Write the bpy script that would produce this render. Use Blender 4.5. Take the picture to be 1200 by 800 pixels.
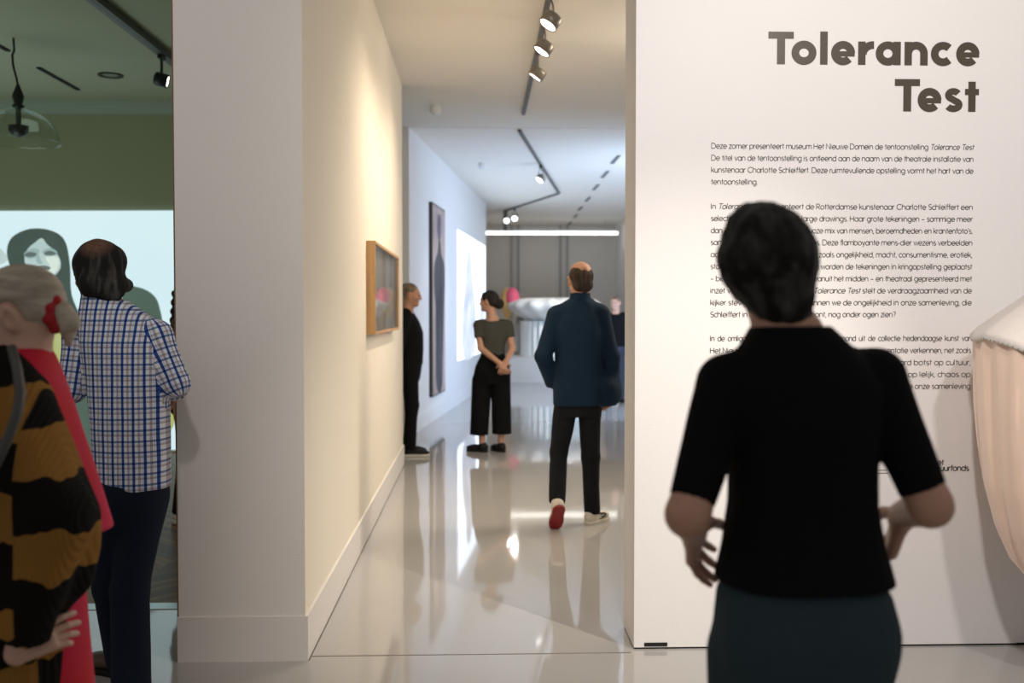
import bpy, math, random
import numpy as np
from mathutils import Vector, Matrix

random.seed(7)
for o in list(bpy.data.objects):
    bpy.data.objects.remove(o)
SC = bpy.context.scene
COL = SC.collection

# ------------------------------------------------------------------ camera
F_PX = 1167.0
CAM_H = 1.45
YAW = math.atan(39 / F_PX)
PITCH = math.atan(34 / F_PX)
cam_data = bpy.data.cameras.new('camera')
cam = bpy.data.objects.new('camera', cam_data)
COL.objects.link(cam)
cam.location = (0, 0, CAM_H)
cam.rotation_euler = (math.pi / 2 - PITCH, 0, -YAW)
cam_data.sensor_width = 36.0
cam_data.lens = 36.0 * F_PX / 1200
cam_data.clip_start = 0.05
cam_data.clip_end = 200
cam_data.dof.use_dof = True
cam_data.dof.focus_distance = 4.25
cam_data.dof.aperture_fstop = 2.2
SC.camera = cam

# ------------------------------------------------------------------ exposure, world, lights
SC.view_settings.view_transform = 'Standard'
SC.view_settings.look = 'None'
SC.view_settings.gamma = 1
SC.view_settings.use_curve_mapping = False
SC.view_settings.exposure = 0.0

world = bpy.data.worlds.new('world')
SC.world = world
world.use_nodes = True
world.node_tree.nodes['Background'].inputs[0].default_value = (1.0, 0.94, 0.90, 1)
world.node_tree.nodes['Background'].inputs[1].default_value = 0.27


def aim(o, target):
    d = Vector(target) - o.location
    o.rotation_euler = d.to_track_quat('-Z', 'Y').to_euler()


def spot(name, loc, target, power, color, angle, blend=0.6, size=0.05):
    l = bpy.data.lights.new(name, 'SPOT')
    l.energy = power
    l.color = color
    l.spot_size = math.radians(angle)
    l.spot_blend = blend
    l.shadow_soft_size = size
    o = bpy.data.objects.new(name, l)
    COL.objects.link(o)
    o.location = loc
    aim(o, target)
    return o


def area(name, loc, target, power, color, sx, sy):
    l = bpy.data.lights.new(name, 'AREA')
    l.shape = 'RECTANGLE'
    l.size = sx
    l.size_y = sy
    l.energy = power
    l.color = color
    o = bpy.data.objects.new(name, l)
    COL.objects.link(o)
    o.location = loc
    aim(o, target)
    return o


WARM = (1.0, 0.83, 0.62)
NEUT = (1.0, 0.94, 0.90)
COOL = (0.62, 0.76, 1.0)
# spots of the front hall on the text wall (out of frame, above)
spot('hall_spot', (0.5, 1.0, 3.6), (1.7, 4.23, 2.0), 300, NEUT, 90, 1.0, 0.08)
spot('hall_spot', (1.6, 0.6, 3.7), (2.0, 4.23, 1.9), 200, NEUT, 75, 0.8, 0.10)
spot('hall_spot', (-0.4, 0.3, 3.7), (-0.95, 4.14, 2.3), 165, NEUT, 46, 1.0, 0.10)
# the hall spot whose beam passes the text wall and reaches the passage floor
spot('hall_spot', (3.15, 1.05, 3.45), (-0.15, 5.0, 0.0), 620, (1.0, 0.90, 0.78), 33, 1.0, 0.02)
# added fill lamps without fixtures for the passage, far gallery and olive room
area('gallery_fill', (3.0, 14.0, 3.55), (1.4, 15.2, 0), 120, (1.0, 0.95, 0.88), 0.6, 3.0)  # added area lamp behind the text wall, brightens the gallery
spot('sculpture_fill_spot', (2.95, 18.8, 3.5), (1.5, 21.8, 1.2), 330, (1.0, 0.98, 0.95), 40, 0.8, 0.08)  # added unseen spot that brightens the far sculpture
area('passage_fill', (1.6, 7.6, 3.55), (0.2, 7.6, 1.4), 150, (1.0, 0.86, 0.68), 0.6, 5.0)  # added area lamp, fills the passage with warm light
area('gallery_ceiling_fill', (3.1, 13.2, 0.9), (0.8, 17.6, 3.6), 120, (0.45, 0.65, 1.0), 0.5, 2.0)  # added unseen area lamp throwing blue light onto the gallery ceiling
area('olive_room_fill', (-4.6, 7.6, 0.6), (-4.6, 8.0, 3.6), 26, (0.80, 1.0, 0.86), 2.0, 2.0)  # added dim lamp to lift the olive walls and ceiling


# ------------------------------------------------------------------ helpers: pixels of the 1200x800 frame to points at a depth
_M = Matrix.Rotation(-YAW, 3, 'Z') @ Matrix.Rotation(math.pi / 2 - PITCH, 3, 'X')


def at(px, py, Y):
    d = _M @ Vector((px - 600.0, 400.0 - py, -F_PX))
    t = Y / d.y
    return Vector((d.x * t, Y, CAM_H + d.z * t))


# ------------------------------------------------------------------ helpers: objects
def tag(o, label=None, cat=None, group=None, kind=None):
    if label:
        o['label'] = label
    if cat:
        o['category'] = cat
    if group:
        o['group'] = group
    if kind:
        o['kind'] = kind
    return o


def empty(name, loc, rz=0.0):
    o = bpy.data.objects.new(name, None)
    COL.objects.link(o)
    o.location = loc
    o.rotation_euler = (0, 0, rz)
    o.empty_display_size = 0.1
    return o


def link_mesh(name, verts, faces, mat, parent=None, smooth=False, loc=None):
    me = bpy.data.meshes.new(name)
    verts = np.asarray(verts, dtype=np.float64).reshape(-1, 3)
    me.from_pydata(verts.tolist(), [], [tuple(int(i) for i in f) for f in faces])
    if smooth:
        me.polygons.foreach_set('use_smooth', [True] * len(me.polygons))
    me.update()
    o = bpy.data.objects.new(name, me)
    COL.objects.link(o)
    if mat:
        for m in (mat if isinstance(mat, (list, tuple)) else [mat]):
            me.materials.append(m)
    if parent:
        o.parent = parent
    if loc is not None:
        o.location = loc
    return o


class MB:
    """collects boxes, tubes, lathes into one mesh"""
    def __init__(self):
        self.v = []
        self.f = []

    def add(self, vs, fs):
        n = len(self.v)
        self.v += [tuple(v) for v in vs]
        self.f += [tuple(i + n for i in f) for f in fs]
        return self

    def box(self, a, b, M=None):
        x0, y0, z0 = a
        x1, y1, z1 = b
        vs = [(x0, y0, z0), (x1, y0, z0), (x1, y1, z0), (x0, y1, z0), (x0, y0, z1), (x1, y0, z1), (x1, y1, z1), (x0, y1, z1)]
        if M is not None:
            vs = [tuple(M @ Vector(v)) for v in vs]
        return self.add(vs, [(0, 3, 2, 1), (4, 5, 6, 7), (0, 1, 5, 4), (1, 2, 6, 5), (2, 3, 7, 6), (3, 0, 4, 7)])

    def prism(self, poly, z0, z1):
        n = len(poly)
        vs = [(x, y, z0) for x, y in poly] + [(x, y, z1) for x, y in poly]
        fs = [tuple(range(n - 1, -1, -1)), tuple(range(n, 2 * n))]
        fs += [(i, (i + 1) % n, n + (i + 1) % n, n + i) for i in range(n)]
        return self.add(vs, fs)

    def tube(self, pts, r, n=10, cap=True):
        pts = [Vector(p) for p in pts]
        rs = r if isinstance(r, (list, tuple)) else [r] * len(pts)
        vs, fs = [], []
        ref = None
        for i, p in enumerate(pts):
            d = (pts[min(i + 1, len(pts) - 1)] - pts[max(i - 1, 0)]).normalized()
            if ref is None:
                ref = Vector((0, 0, 1)) if abs(d.z) < 0.9 else Vector((1, 0, 0))
            u = d.cross(ref).normalized()
            w = u.cross(d).normalized()
            ref = w
            for k in range(n):
                a = 2 * math.pi * k / n
                vs.append(tuple(p + (u * math.cos(a) + w * math.sin(a)) * rs[i]))
        for i in range(len(pts) - 1):
            for k in range(n):
                fs.append((i * n + k, i * n + (k + 1) % n, (i + 1) * n + (k + 1) % n, (i + 1) * n + k))
        if cap:
            fs.append(tuple(range(n - 1, -1, -1)))
            b = (len(pts) - 1) * n
            fs.append(tuple(range(b, b + n)))
        return self.add(vs, fs)

    def lathe(self, prof, n=32, M=None, cap=True):
        vs, fs = [], []
        for r, z in prof:
            for k in range(n):
                a = 2 * math.pi * k / n
                v = Vector((r * math.cos(a), r * math.sin(a), z))
                vs.append(tuple(M @ v if M is not None else v))
        for i in range(len(prof) - 1):
            for k in range(n):
                fs.append((i * n + k, i * n + (k + 1) % n, (i + 1) * n + (k + 1) % n, (i + 1) * n + k))
        if cap:
            fs.append(tuple(range(n - 1, -1, -1)))
            b = (len(prof) - 1) * n
            fs.append(tuple(range(b, b + n)))
        return self.add(vs, fs)

    def build(self, name, mat, parent=None, smooth=False):
        return link_mesh(name, self.v, self.f, mat, parent, smooth)


def flat_poly(name, pts, mat, parent=None, thick=None):
    """a polygon in 3-D (its points in order)"""
    return link_mesh(name, pts, [tuple(range(len(pts)))], mat, parent)


# ------------------------------------------------------------------ materials
def nodes_of(name):
    m = bpy.data.materials.new(name)
    m.use_nodes = True
    nt = m.node_tree
    return m, nt, nt.nodes['Principled BSDF']


def mat(name, col, rough=0.6, var=0.0, scale=8.0, bump=0.0, bscale=60.0, spec=0.5, metal=0.0, stretch=(1, 1, 1), sheen=0.0, coat=0.0):
    m, nt, b = nodes_of(name)
    b.inputs['Base Color'].default_value = (*col, 1)
    b.inputs['Roughness'].default_value = rough
    b.inputs['Metallic'].default_value = metal
    b.inputs['Specular IOR Level'].default_value = spec
    b.inputs['Sheen Weight'].default_value = sheen
    b.inputs['Coat Weight'].default_value = coat
    tc = nt.nodes.new('ShaderNodeTexCoord')
    mp = nt.nodes.new('ShaderNodeMapping')
    mp.inputs['Scale'].default_value = stretch
    nt.links.new(tc.outputs['Object'], mp.inputs['Vector'])
    if var > 0:
        n = nt.nodes.new('ShaderNodeTexNoise')
        n.inputs['Scale'].default_value = scale
        n.inputs['Detail'].default_value = 4
        nt.links.new(mp.outputs[0], n.inputs['Vector'])
        mx = nt.nodes.new('ShaderNodeMix')
        mx.data_type = 'RGBA'
        mx.inputs[6].default_value = (*[c * (1 - var) for c in col], 1)
        mx.inputs[7].default_value = (*[min(1, c * (1 + var)) for c in col], 1)
        nt.links.new(n.outputs['Fac'], mx.inputs[0])
        nt.links.new(mx.outputs[2], b.inputs['Base Color'])
    if bump > 0:
        n2 = nt.nodes.new('ShaderNodeTexNoise')
        n2.inputs['Scale'].default_value = bscale
        n2.inputs['Detail'].default_value = 3
        nt.links.new(mp.outputs[0], n2.inputs['Vector'])
        bp = nt.nodes.new('ShaderNodeBump')
        bp.inputs['Strength'].default_value = bump
        bp.inputs['Distance'].default_value = 0.01
        nt.links.new(n2.outputs['Fac'], bp.inputs['Height'])
        nt.links.new(bp.outputs[0], b.inputs['Normal'])
    return m


def two_tone(name, c1, c2, scale, lo, hi, rough=0.7, stretch=(1, 1, 1), detail=3, bump=0.0, distort=0.0):
    m, nt, b = nodes_of(name)
    b.inputs['Roughness'].default_value = rough
    tc = nt.nodes.new('ShaderNodeTexCoord')
    mp = nt.nodes.new('ShaderNodeMapping')
    mp.inputs['Scale'].default_value = stretch
    n = nt.nodes.new('ShaderNodeTexNoise')
    n.inputs['Scale'].default_value = scale
    n.inputs['Detail'].default_value = detail
    n.inputs['Distortion'].default_value = distort
    r = nt.nodes.new('ShaderNodeValToRGB')
    r.color_ramp.elements[0].position = lo
    r.color_ramp.elements[0].color = (*c1, 1)
    r.color_ramp.elements[1].position = hi
    r.color_ramp.elements[1].color = (*c2, 1)
    nt.links.new(tc.outputs['Object'], mp.inputs['Vector'])
    nt.links.new(mp.outputs[0], n.inputs['Vector'])
    nt.links.new(n.outputs['Fac'], r.inputs[0])
    nt.links.new(r.outputs[0], b.inputs['Base Color'])
    if bump:
        bp = nt.nodes.new('ShaderNodeBump')
        bp.inputs['Strength'].default_value = bump
        bp.inputs['Distance'].default_value = 0.004
        nt.links.new(n.outputs['Fac'], bp.inputs['Height'])
        nt.links.new(bp.outputs[0], b.inputs['Normal'])
    return m


def emit(name, col, strength):
    m = bpy.data.materials.new(name)
    m.use_nodes = True
    nt = m.node_tree
    nt.nodes.clear()
    e = nt.nodes.new('ShaderNodeEmission')
    e.inputs[0].default_value = (*col, 1)
    e.inputs[1].default_value = strength
    o = nt.nodes.new('ShaderNodeOutputMaterial')
    nt.links.new(e.outputs[0], o.inputs[0])
    return m


def thin_glass(name, tint=(1, 1, 1), ior=1.5, rough=0.02):
    m = bpy.data.materials.new(name)
    m.use_nodes = True
    nt = m.node_tree
    nt.nodes.clear()
    lw = nt.nodes.new('ShaderNodeLayerWeight')
    fac = math_node(nt, 'ADD', math_node(nt, 'MULTIPLY', math_node(nt, 'POWER', lw.outputs['Facing'], 4.0), ior - 0.6), 0.03)
    tr = nt.nodes.new('ShaderNodeBsdfTransparent')
    tr.inputs[0].default_value = (*tint, 1)
    gl = nt.nodes.new('ShaderNodeBsdfGlossy')
    gl.inputs['Roughness'].default_value = rough
    mx = nt.nodes.new('ShaderNodeMixShader')
    o = nt.nodes.new('ShaderNodeOutputMaterial')
    nt.links.new(fac, mx.inputs[0])
    nt.links.new(tr.outputs[0], mx.inputs[1])
    nt.links.new(gl.outputs[0], mx.inputs[2])
    nt.links.new(mx.outputs[0], o.inputs[0])
    return m


def math_node(nt, op, a, b=None):
    n = nt.nodes.new('ShaderNodeMath')
    n.operation = op
    for i, v in enumerate((a, b)):
        if v is None:
            continue
        if hasattr(v, 'links') or hasattr(v, 'is_output'):
            nt.links.new(v, n.inputs[i])
        else:
            n.inputs[i].default_value = v
    return n.outputs[0]


M_WALL = mat('white_paint', (0.80, 0.775, 0.76), 0.75, 0.015, 3, 0.12, 220)
M_PILLAR = mat('off_white_paint', (0.78, 0.745, 0.70), 0.75, 0.015, 3, 0.15, 220)
M_CREAM = mat('cream_paint', (0.82, 0.755, 0.64), 0.75, 0.015, 3, 0.12, 220)
M_BASE = mat('baseboard_paint', (0.76, 0.725, 0.69), 0.5, 0.01, 3)
M_CEIL = mat('ceiling_paint', (0.86, 0.81, 0.73), 0.85, 0.01, 2)
M_FARWALL = mat('far_white_paint', (0.80, 0.80, 0.80), 0.8, 0.01, 2)
M_BACKWALL = mat('greige_paint', (0.60, 0.55, 0.48), 0.8, 0.03, 1.2)
M_OLIVE = mat('olive_paint', (0.40, 0.42, 0.29), 0.85, 0.04, 2)
M_OLIVE_CEIL = mat('dark_ceiling_paint', (0.42, 0.44, 0.34), 0.85, 0.03, 2)
M_CORNICE = mat('cornice_paint', (0.46, 0.54, 0.48), 0.7)
M_BLACK = mat('black_metal', (0.012, 0.012, 0.013), 0.4)
M_TRACK = mat('track_grey', (0.10, 0.105, 0.10), 0.45)
M_GREY_METAL = mat('grey_fixture', (0.22, 0.20, 0.17), 0.4, metal=0.5)
M_STEEL = mat('steel', (0.55, 0.62, 0.62), 0.3, metal=0.9)
M_OAK = two_tone('oak', (0.42, 0.22, 0.07), (0.55, 0.31, 0.11), 5, 0.3, 0.7, 0.45, (12, 12, 1.2))
M_BRASS = mat('brown_edge', (0.18, 0.10, 0.05), 0.5)
M_SLOT = mat('slot_black', (0.01, 0.01, 0.01), 0.9)
M_LAMP = emit('lamp_glow', (1.0, 0.95, 0.86), 9.0)
M_LAMPC = emit('lamp_glow_cool', (0.92, 0.97, 1.0), 4.5)
M_STRIP = emit('strip_glow', (1.0, 0.99, 0.93), 4.5)
M_LETTER = mat('bronze_letter', (0.075, 0.058, 0.042), 0.35)
M_TEXT = mat('dark_letter', (0.062, 0.05, 0.042), 0.5)
M_TEXTK = mat('black_letter', (0.012, 0.012, 0.012), 0.5)


def floor_material():
    m, nt, b = nodes_of('polished_epoxy')
    tc = nt.nodes.new('ShaderNodeTexCoord')
    n = nt.nodes.new('ShaderNodeTexNoise')
    n.inputs['Scale'].default_value = 1.3
    n.inputs['Detail'].default_value = 3
    nt.links.new(tc.outputs['Object'], n.inputs['Vector'])
    mx = nt.nodes.new('ShaderNodeMix')
    mx.data_type = 'RGBA'
    mx.inputs[6].default_value = (0.42, 0.405, 0.385, 1)
    mx.inputs[7].default_value = (0.47, 0.455, 0.435, 1)
    nt.links.new(n.outputs['Fac'], mx.inputs[0])
    nt.links.new(mx.outputs[2], b.inputs['Base Color'])
    b.inputs['Roughness'].default_value = 0.05
    b.inputs['IOR'].default_value = 1.6
    n2 = nt.nodes.new('ShaderNodeTexNoise')
    n2.inputs['Scale'].default_value = 2.2
    nt.links.new(tc.outputs['Object'], n2.inputs['Vector'])
    bp = nt.nodes.new('ShaderNodeBump')
    bp.inputs['Strength'].default_value = 0.03
    bp.inputs['Distance'].default_value = 0.01
    nt.links.new(n2.outputs['Fac'], bp.inputs['Height'])
    nt.links.new(bp.outputs[0], b.inputs['Normal'])
    return m


def parquet_material():
    m, nt, b = nodes_of('parquet')
    tc = nt.nodes.new('ShaderNodeTexCoord')
    sep = nt.nodes.new('ShaderNodeSeparateXYZ')
    nt.links.new(tc.outputs['Object'], sep.inputs[0])
    x, y = sep.outputs[0], sep.outputs[1]
    # herringbone: zigzag columns
    W = 0.36
    xc = math_node(nt, 'DIVIDE', x, W)
    pp = math_node(nt, 'PINGPONG', xc, 1.0)
    zig = math_node(nt, 'ADD', math_node(nt, 'MULTIPLY', pp, W), y)
    st = math_node(nt, 'FLOOR', math_node(nt, 'DIVIDE', zig, 0.075))
    fr = math_node(nt, 'FRACT', math_node(nt, 'DIVIDE', zig, 0.075))
    colr = math_node(nt, 'FLOOR', xc)
    cmb = nt.nodes.new('ShaderNodeCombineXYZ')
    nt.links.new(st, cmb.inputs[0])
    nt.links.new(colr, cmb.inputs[1])
    wn = nt.nodes.new('ShaderNodeTexWhiteNoise')
    nt.links.new(cmb.outputs[0], wn.inputs['Vector'])
    r = nt.nodes.new('ShaderNodeValToRGB')
    r.color_ramp.elements[0].color = (0.13, 0.062, 0.022, 1)
    r.color_ramp.elements[1].color = (0.30, 0.16, 0.06, 1)
    nt.links.new(wn.outputs['Value'], r.inputs[0])
    gap = math_node(nt, 'GREATER_THAN', fr, 0.05)
    mx = nt.nodes.new('ShaderNodeMix')
    mx.data_type = 'RGBA'
    mx.inputs[6].default_value = (0.02, 0.01, 0.005, 1)
    nt.links.new(gap, mx.inputs[0])
    nt.links.new(r.outputs[0], mx.inputs[7])
    nt.links.new(mx.outputs[2], b.inputs['Base Color'])
    b.inputs['Roughness'].default_value = 0.42
    b.inputs['Specular IOR Level'].default_value = 0.18
    return m


M_FLOOR = floor_material()
M_PARQUET = parquet_material()
M_SEAM = mat('floor_seam', (0.16, 0.15, 0.135), 0.6)

# ------------------------------------------------------------------ the setting
CEIL = 3.60
XL = -0.723          # corridor wall
XB = -1.245          # far side of the wall block
YP = 4.14            # front of the wall block
YE = 9.50            # far end of the corridor wall
YT = 4.23            # text wall front
TX = 0.667           # text wall near edge


def structure(name, mb, m, **kw):
    return tag(mb.build(name, m), kind='structure', **kw)


def struct_box(name, a, b, m):
    return structure(name, MB().box(a, b), m)


# polished floor (all but the dark room) and parquet
structure('floor', MB().box((-7, -3, -0.1), (6, 4.88, 0)).box((XB, 4.88, -0.1), (6, 26, 0)).box((-7, 10.55, -0.1), (XB, 26, 0)), M_FLOOR)
struct_box('floor_parquet', (-7, 4.98, -0.1), (XB, 10.55, -0.002), M_PARQUET)
struct_box('trim_threshold', (-7, 4.88, -0.1), (XB, 4.98, 0.004), M_STEEL)
sm = MB().box((XL + 0.014, 4.185, -0.01), (TX - 0.02, 4.192, 0.0012))
structure('trim_floor_seam', sm, M_SEAM)

# ceilings
structure('ceiling_passage', MB().box((XB, YP, CEIL), (6, 11.64, CEIL + 0.15)), M_CEIL)
structure('ceiling_far', MB().box((-4, 11.66, CEIL), (6, 26, CEIL + 0.15)), M_CEIL)
structure('ceiling_joint', MB().box((-4, 11.64, CEIL + 0.012), (6, 11.66, CEIL + 0.15)), M_SEAM)
struct_box('ceiling_dark_room', (-7, 4.5, CEIL), (XB, 10.6, CEIL + 0.15), M_OLIVE_CEIL)

# wall block between dark room and passage: one front face, one passage face
w = MB().box((XB, YP, 0), (XL, YE, CEIL))
wb = structure('wall_block', w, [M_PILLAR, M_CREAM, M_OLIVE])
for p in wb.data.polygons:
    if p.normal.x > 0.5:
        p.material_index = 1
    elif p.normal.x < -0.5:
        p.material_index = 2
bb = MB().box((XB - 0.004, YP - 0.008, 0), (XL + 0.012, YP, 0.188)).box((XL, YP, 0), (XL + 0.012, YE + 0.01, 0.188))
bs = structure('baseboard_block', bb, [M_BASE])
struct_box('trim_block_edge', (XB - 0.006, YP + 0.0, 0.0), (XB, YP + 0.03, CEIL), M_BRASS)
struct_box('baseboard_joint', (XL + 0.012, YP - 0.002, 0.0), (XL + 0.0165, YE, 0.004), M_SEAM)

# dark room
struct_box('wall_dark_back', (-7, 10.42, 0), (XB, 10.55, CEIL), M_OLIVE)
struct_box('wall_dark_side', (-7.1, 4.5, 0), (-7, 10.6, CEIL), M_OLIVE)
struct_box('spill_block_header', (-7, 4.5, 3.0), (XB, 4.62, CEIL), M_OLIVE)  # unseen header added to keep hall light out of the dark room
structure('trim_cornice', MB().box((-7, 10.30, 3.54), (XB, 10.42, CEIL)).box((-7, 10.36, 3.48), (XB, 10.42, 3.54)), M_CORNICE)

# text wall, standing on the floor with two black lifting slots
struct_box('wall_text_panel', (TX, YT, 0.008), (3.6, YT + 0.30, 3.5), M_WALL)
struct_box('text_wall_shadow_line', (TX + 0.004, YT + 0.004, 0.0), (3.6, YT + 0.296, 0.008), M_SLOT)  # black strip stands in for the shadow line under the panel
for k, (xa, xb2) in enumerate(((755, 782), (1191, 1219))):
    a, b_ = at(xa, 757, YT), at(xb2, 752.5, YT)
    s_ = MB().box((a.x, YT - 0.003, a.z), (b_.x, YT + 0.001, b_.z)).build('lifting_slot', M_SLOT)
    tag(s_, ('black lifting slot low in the white text wall near its free edge', 'black lifting slot low in the white text wall under the peach fabric sculpture')[k],
        'slot', 'lifting slots of the text wall')

# far left wall (slanting), its return and the back of the gallery
A = Vector((-0.81, 11.67, 0))
B = Vector((0.148, 19.8, 0))
UW = (B - A).normalized()                     # along the slanting wall
NW = Vector((UW.y, -UW.x, 0))                 # out of it, into the room
structure('wall_far_left', MB().prism([(A.x, A.y), (B.x, B.y), (B.x - 0.3, B.y + 0.02), (A.x - 0.3, A.y + 0.02)], 0, CEIL), M_FARWALL)
struct_box('wall_far_return', (-4, 11.67, 0), (A.x - 0.29, 11.9, CEIL), M_FARWALL)
struct_box('wall_cross_passage', (-4.1, YE + 1.05, 0), (-4, 11.7, CEIL), M_FARWALL)
q = [A + NW * 0.012, B + NW * 0.012, B, A]
structure('baseboard_far_left', MB().prism([(v.x, v.y) for v in q], 0, 0.188), M_FARWALL)
bk = structure('wall_far_back', MB().box((-3, 24.6, 0), (6, 24.8, CEIL)), M_BACKWALL)
mbj = MB()
for px in (603, 660):
    x = at(px, 350, 24.6).x
    mbj.box((x - 0.10, 24.55, 0), (x - 0.05, 24.6, CEIL)).box((x + 0.07, 24.55, 0), (x + 0.12, 24.6, CEIL))
structure('trim_back_wall_posts', mbj, mat('post_grey', (0.34, 0.32, 0.29), 0.7))
struct_box('wall_far_right', (3.38, 12.5, 0), (3.5, 24.6, CEIL), M_FARWALL)

# ------------------------------------------------------------------ lettering: a small single-line geometric alphabet
def arc(cx, cy, rx, ry, a0, a1, n=None):
    n = n or max(4, int(abs(a1 - a0) / 15))
    return [(cx + rx * math.cos(math.radians(a0 + (a1 - a0) * i / n)), cy + ry * math.sin(math.radians(a0 + (a1 - a0) * i / n))) for i in range(n + 1)]


STROKE = [0]


def ribbon(mb, line, w, fn):
    """a stroke of width w along a polyline; fn maps (x, y) to a point"""
    P = [Vector((x, y)) for x, y in line]
    closed = len(P) > 3 and (P[0] - P[-1]).length < 1e-5
    if closed:
        P = P[:-1]
    n = len(P)
    L, R = [], []
    for i in range(n):
        if closed:
            a, b, c = P[i - 1], P[i], P[(i + 1) % n]
        else:
            a, b, c = P[max(i - 1, 0)], P[i], P[min(i + 1, n - 1)]
        d1 = (b - a).normalized() if (b - a).length > 1e-9 else (c - b).normalized()
        d2 = (c - b).normalized() if (c - b).length > 1e-9 else d1
        t = (d1 + d2)
        t = t.normalized() if t.length > 1e-6 else d1
        nn = Vector((-t.y, t.x))
        cs = max(0.45, abs(nn.dot(Vector((-d1.y, d1.x)))))
        o = nn * (w / 2 / cs)
        L.append(b + o)
        R.append(b - o)
    STROKE[0] = (STROKE[0] + 1) % 7
    lift = 0.00012 * STROKE[0]
    vs = [fn(*v) for v in L] + [fn(*v) for v in R]
    vs = [(x, y - lift, z) for x, y, z in vs]
    fs = [(i, i + 1, n + i + 1, n + i) for i in range(n - 1)]
    if closed:
        fs.append((n - 1, 0, n, 2 * n - 1))
    mb.add(vs, fs)


O_ = arc(.46, .5, .46, .5, 0, 360, 20)
GL = {
    'a': (1.14, [O_, [(.92, 1), (.92, 0)]]),
    'b': (1.12, [[(0, 1.45), (0, 0)], O_]),
    'c': (.92, [arc(.46, .5, .46, .5, 48, 312)]),
    'd': (1.14, [O_, [(.92, 1.45), (.92, 0)]]),
    'e': (1.10, [[(0.0, .5)] + [(.92, .5)] + arc(.46, .5, .46, .5, 5, 318)]),
    'f': (.58, [[(.2, 0), (.2, 1.15)] + arc(.42, 1.18, .22, .27, 180, 80), [(0, .98), (.5, .98)]]),
    'g': (1.14, [O_, [(.92, 1), (.92, -.02)] + arc(.48, -.02, .44, .40, 0, -140)]),
    'h': (1.04, [[(0, 1.45), (0, 0)], arc(.40, .58, .40, .42, 180, 0) + [(.80, 0)]]),
    'i': (.34, [[(0, 1), (0, 0)], [(0, 1.36), (0, 1.22)]]),
    'j': (.34, [[(.05, 1), (.05, -.2)] + arc(-.12, -.2, .17, .2, 0, -90), [(.05, 1.36), (.05, 1.22)]]),
    'k': (.88, [[(0, 1.45), (0, 0)], [(.68, 1), (0, .40)], [(.24, .60), (.74, 0)]]),
    'l': (.34, [[(0, 1.45), (0, 0)]]),
    'm': (1.62, [[(0, 1), (0, 0)], arc(.35, .62, .35, .38, 180, 0) + [(.70, 0)], arc(1.05, .62, .35, .38, 180, 0) + [(1.40, 0)]]),
    'n': (1.04, [[(0, 1), (0, 0)], arc(.40, .58, .40, .42, 180, 0) + [(.80, 0)]]),
    'o': (1.12, [O_]),
    'p': (1.12, [[(0, 1), (0, -.45)], O_]),
    'r': (.58, [[(0, 1), (0, 0)], arc(.42, .55, .42, .44, 180, 85)]),
    's': (.80, [arc(.33, .74, .28, .25, 50, 235) + arc(.33, .25, .30, .25, 70, -140)]),
    't': (.60, [[(.2, 1.36), (.2, 0)], [(0, .98), (.46, .98)]]),
    'u': (1.04, [[(0, 1), (0, .42)] + arc(.40, .42, .40, .42, 180, 360) + [(.80, 1)], [(.80, .45), (.80, 0)]]),
    'v': (.90, [[(0, 1), (.38, 0), (.76, 1)]]),
    'w': (1.30, [[(0, 1), (.29, 0), (.58, 1), (.87, 0), (1.16, 1)]]),
    'x': (.86, [[(0, 1), (.72, 0)], [(.72, 1), (0, 0)]]),
    'y': (.90, [[(0, 1), (.38, 0)], [(.76, 1), (.22, -.45)]]),
    'z': (.84, [[(0, 1), (.66, 1), (0, 0), (.70, 0)]]),
    'C': (1.42, [arc(.70, .70, .68, .70, 45, 315)]),
    'D': (1.34, [[(0, 0), (0, 1.4), (.45, 1.4)] + arc(.45, .70, .68, .70, 90, -90) + [(0, 0)]]),
    'H': (1.28, [[(0, 0), (0, 1.4)], [(1.0, 0), (1.0, 1.4)], [(0, .72), (1, .72)]]),
    'I': (.34, [[(0, 0), (0, 1.4)]]),
    'N': (1.32, [[(0, 0), (0, 1.4), (1.04, 0), (1.04, 1.4)]]),
    'R': (1.06, [[(0, 0), (0, 1.4), (.45, 1.4)] + arc(.45, 1.03, .37, .37, 90, -90) + [(0, .66)], [(.42, .66), (.84, 0)]]),
    'S': (1.0, [arc(.43, 1.04, .38, .36, 45, 240) + arc(.43, .34, .40, .34, 65, -145)]),
    'T': (1.0, [[(0, 1.4), (.92, 1.4)], [(.46, 1.4), (.46, 0)]]),
    '3': (.90, [arc(.36, 1.05, .33, .35, 140, -80) + arc(.36, .36, .37, .36, 80, -140)]),
    '5': (.90, [[(.66, 1.4), (.12, 1.4), (.06, .78)] + arc(.34, .45, .36, .45, 130, -140)]),
    ',': (.34, [[(.08, .08), (0, -.24)]]),
    '.': (.34, [[(.02, .12), (.02, 0)]]),
    "'": (.28, [[(.04, 1.45), (.02, 1.12)]]),
    '-': (.62, [[(0, .5), (.40, .5)]]),
    '\u2013': (1.0, [[(0, .5), (.76, .5)]]),
    '?': (.86, [arc(.32, 1.08, .30, .32, 150, -60) + [(.34, .55), (.34, .36)], [(.34, .12), (.34, 0)]]),
    ' ': (.50, []),
}

# px on the text wall to the wall plane (true to scale)
_o = at(990, 400, YT)
_dx = (at(1190, 400, YT).x - at(790, 400, YT).x) / 400
_dz = (at(990, 100, YT).z - at(990, 700, YT).z) / 600


def wall_pt(px, py, lift=0.0015):
    return (_o.x + (px - 990) * _dx, YT - lift, _o.z - (py - 400) * _dz)


def text_width(s):
    return sum(GL[c][0] for c in s if c != '*')


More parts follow.
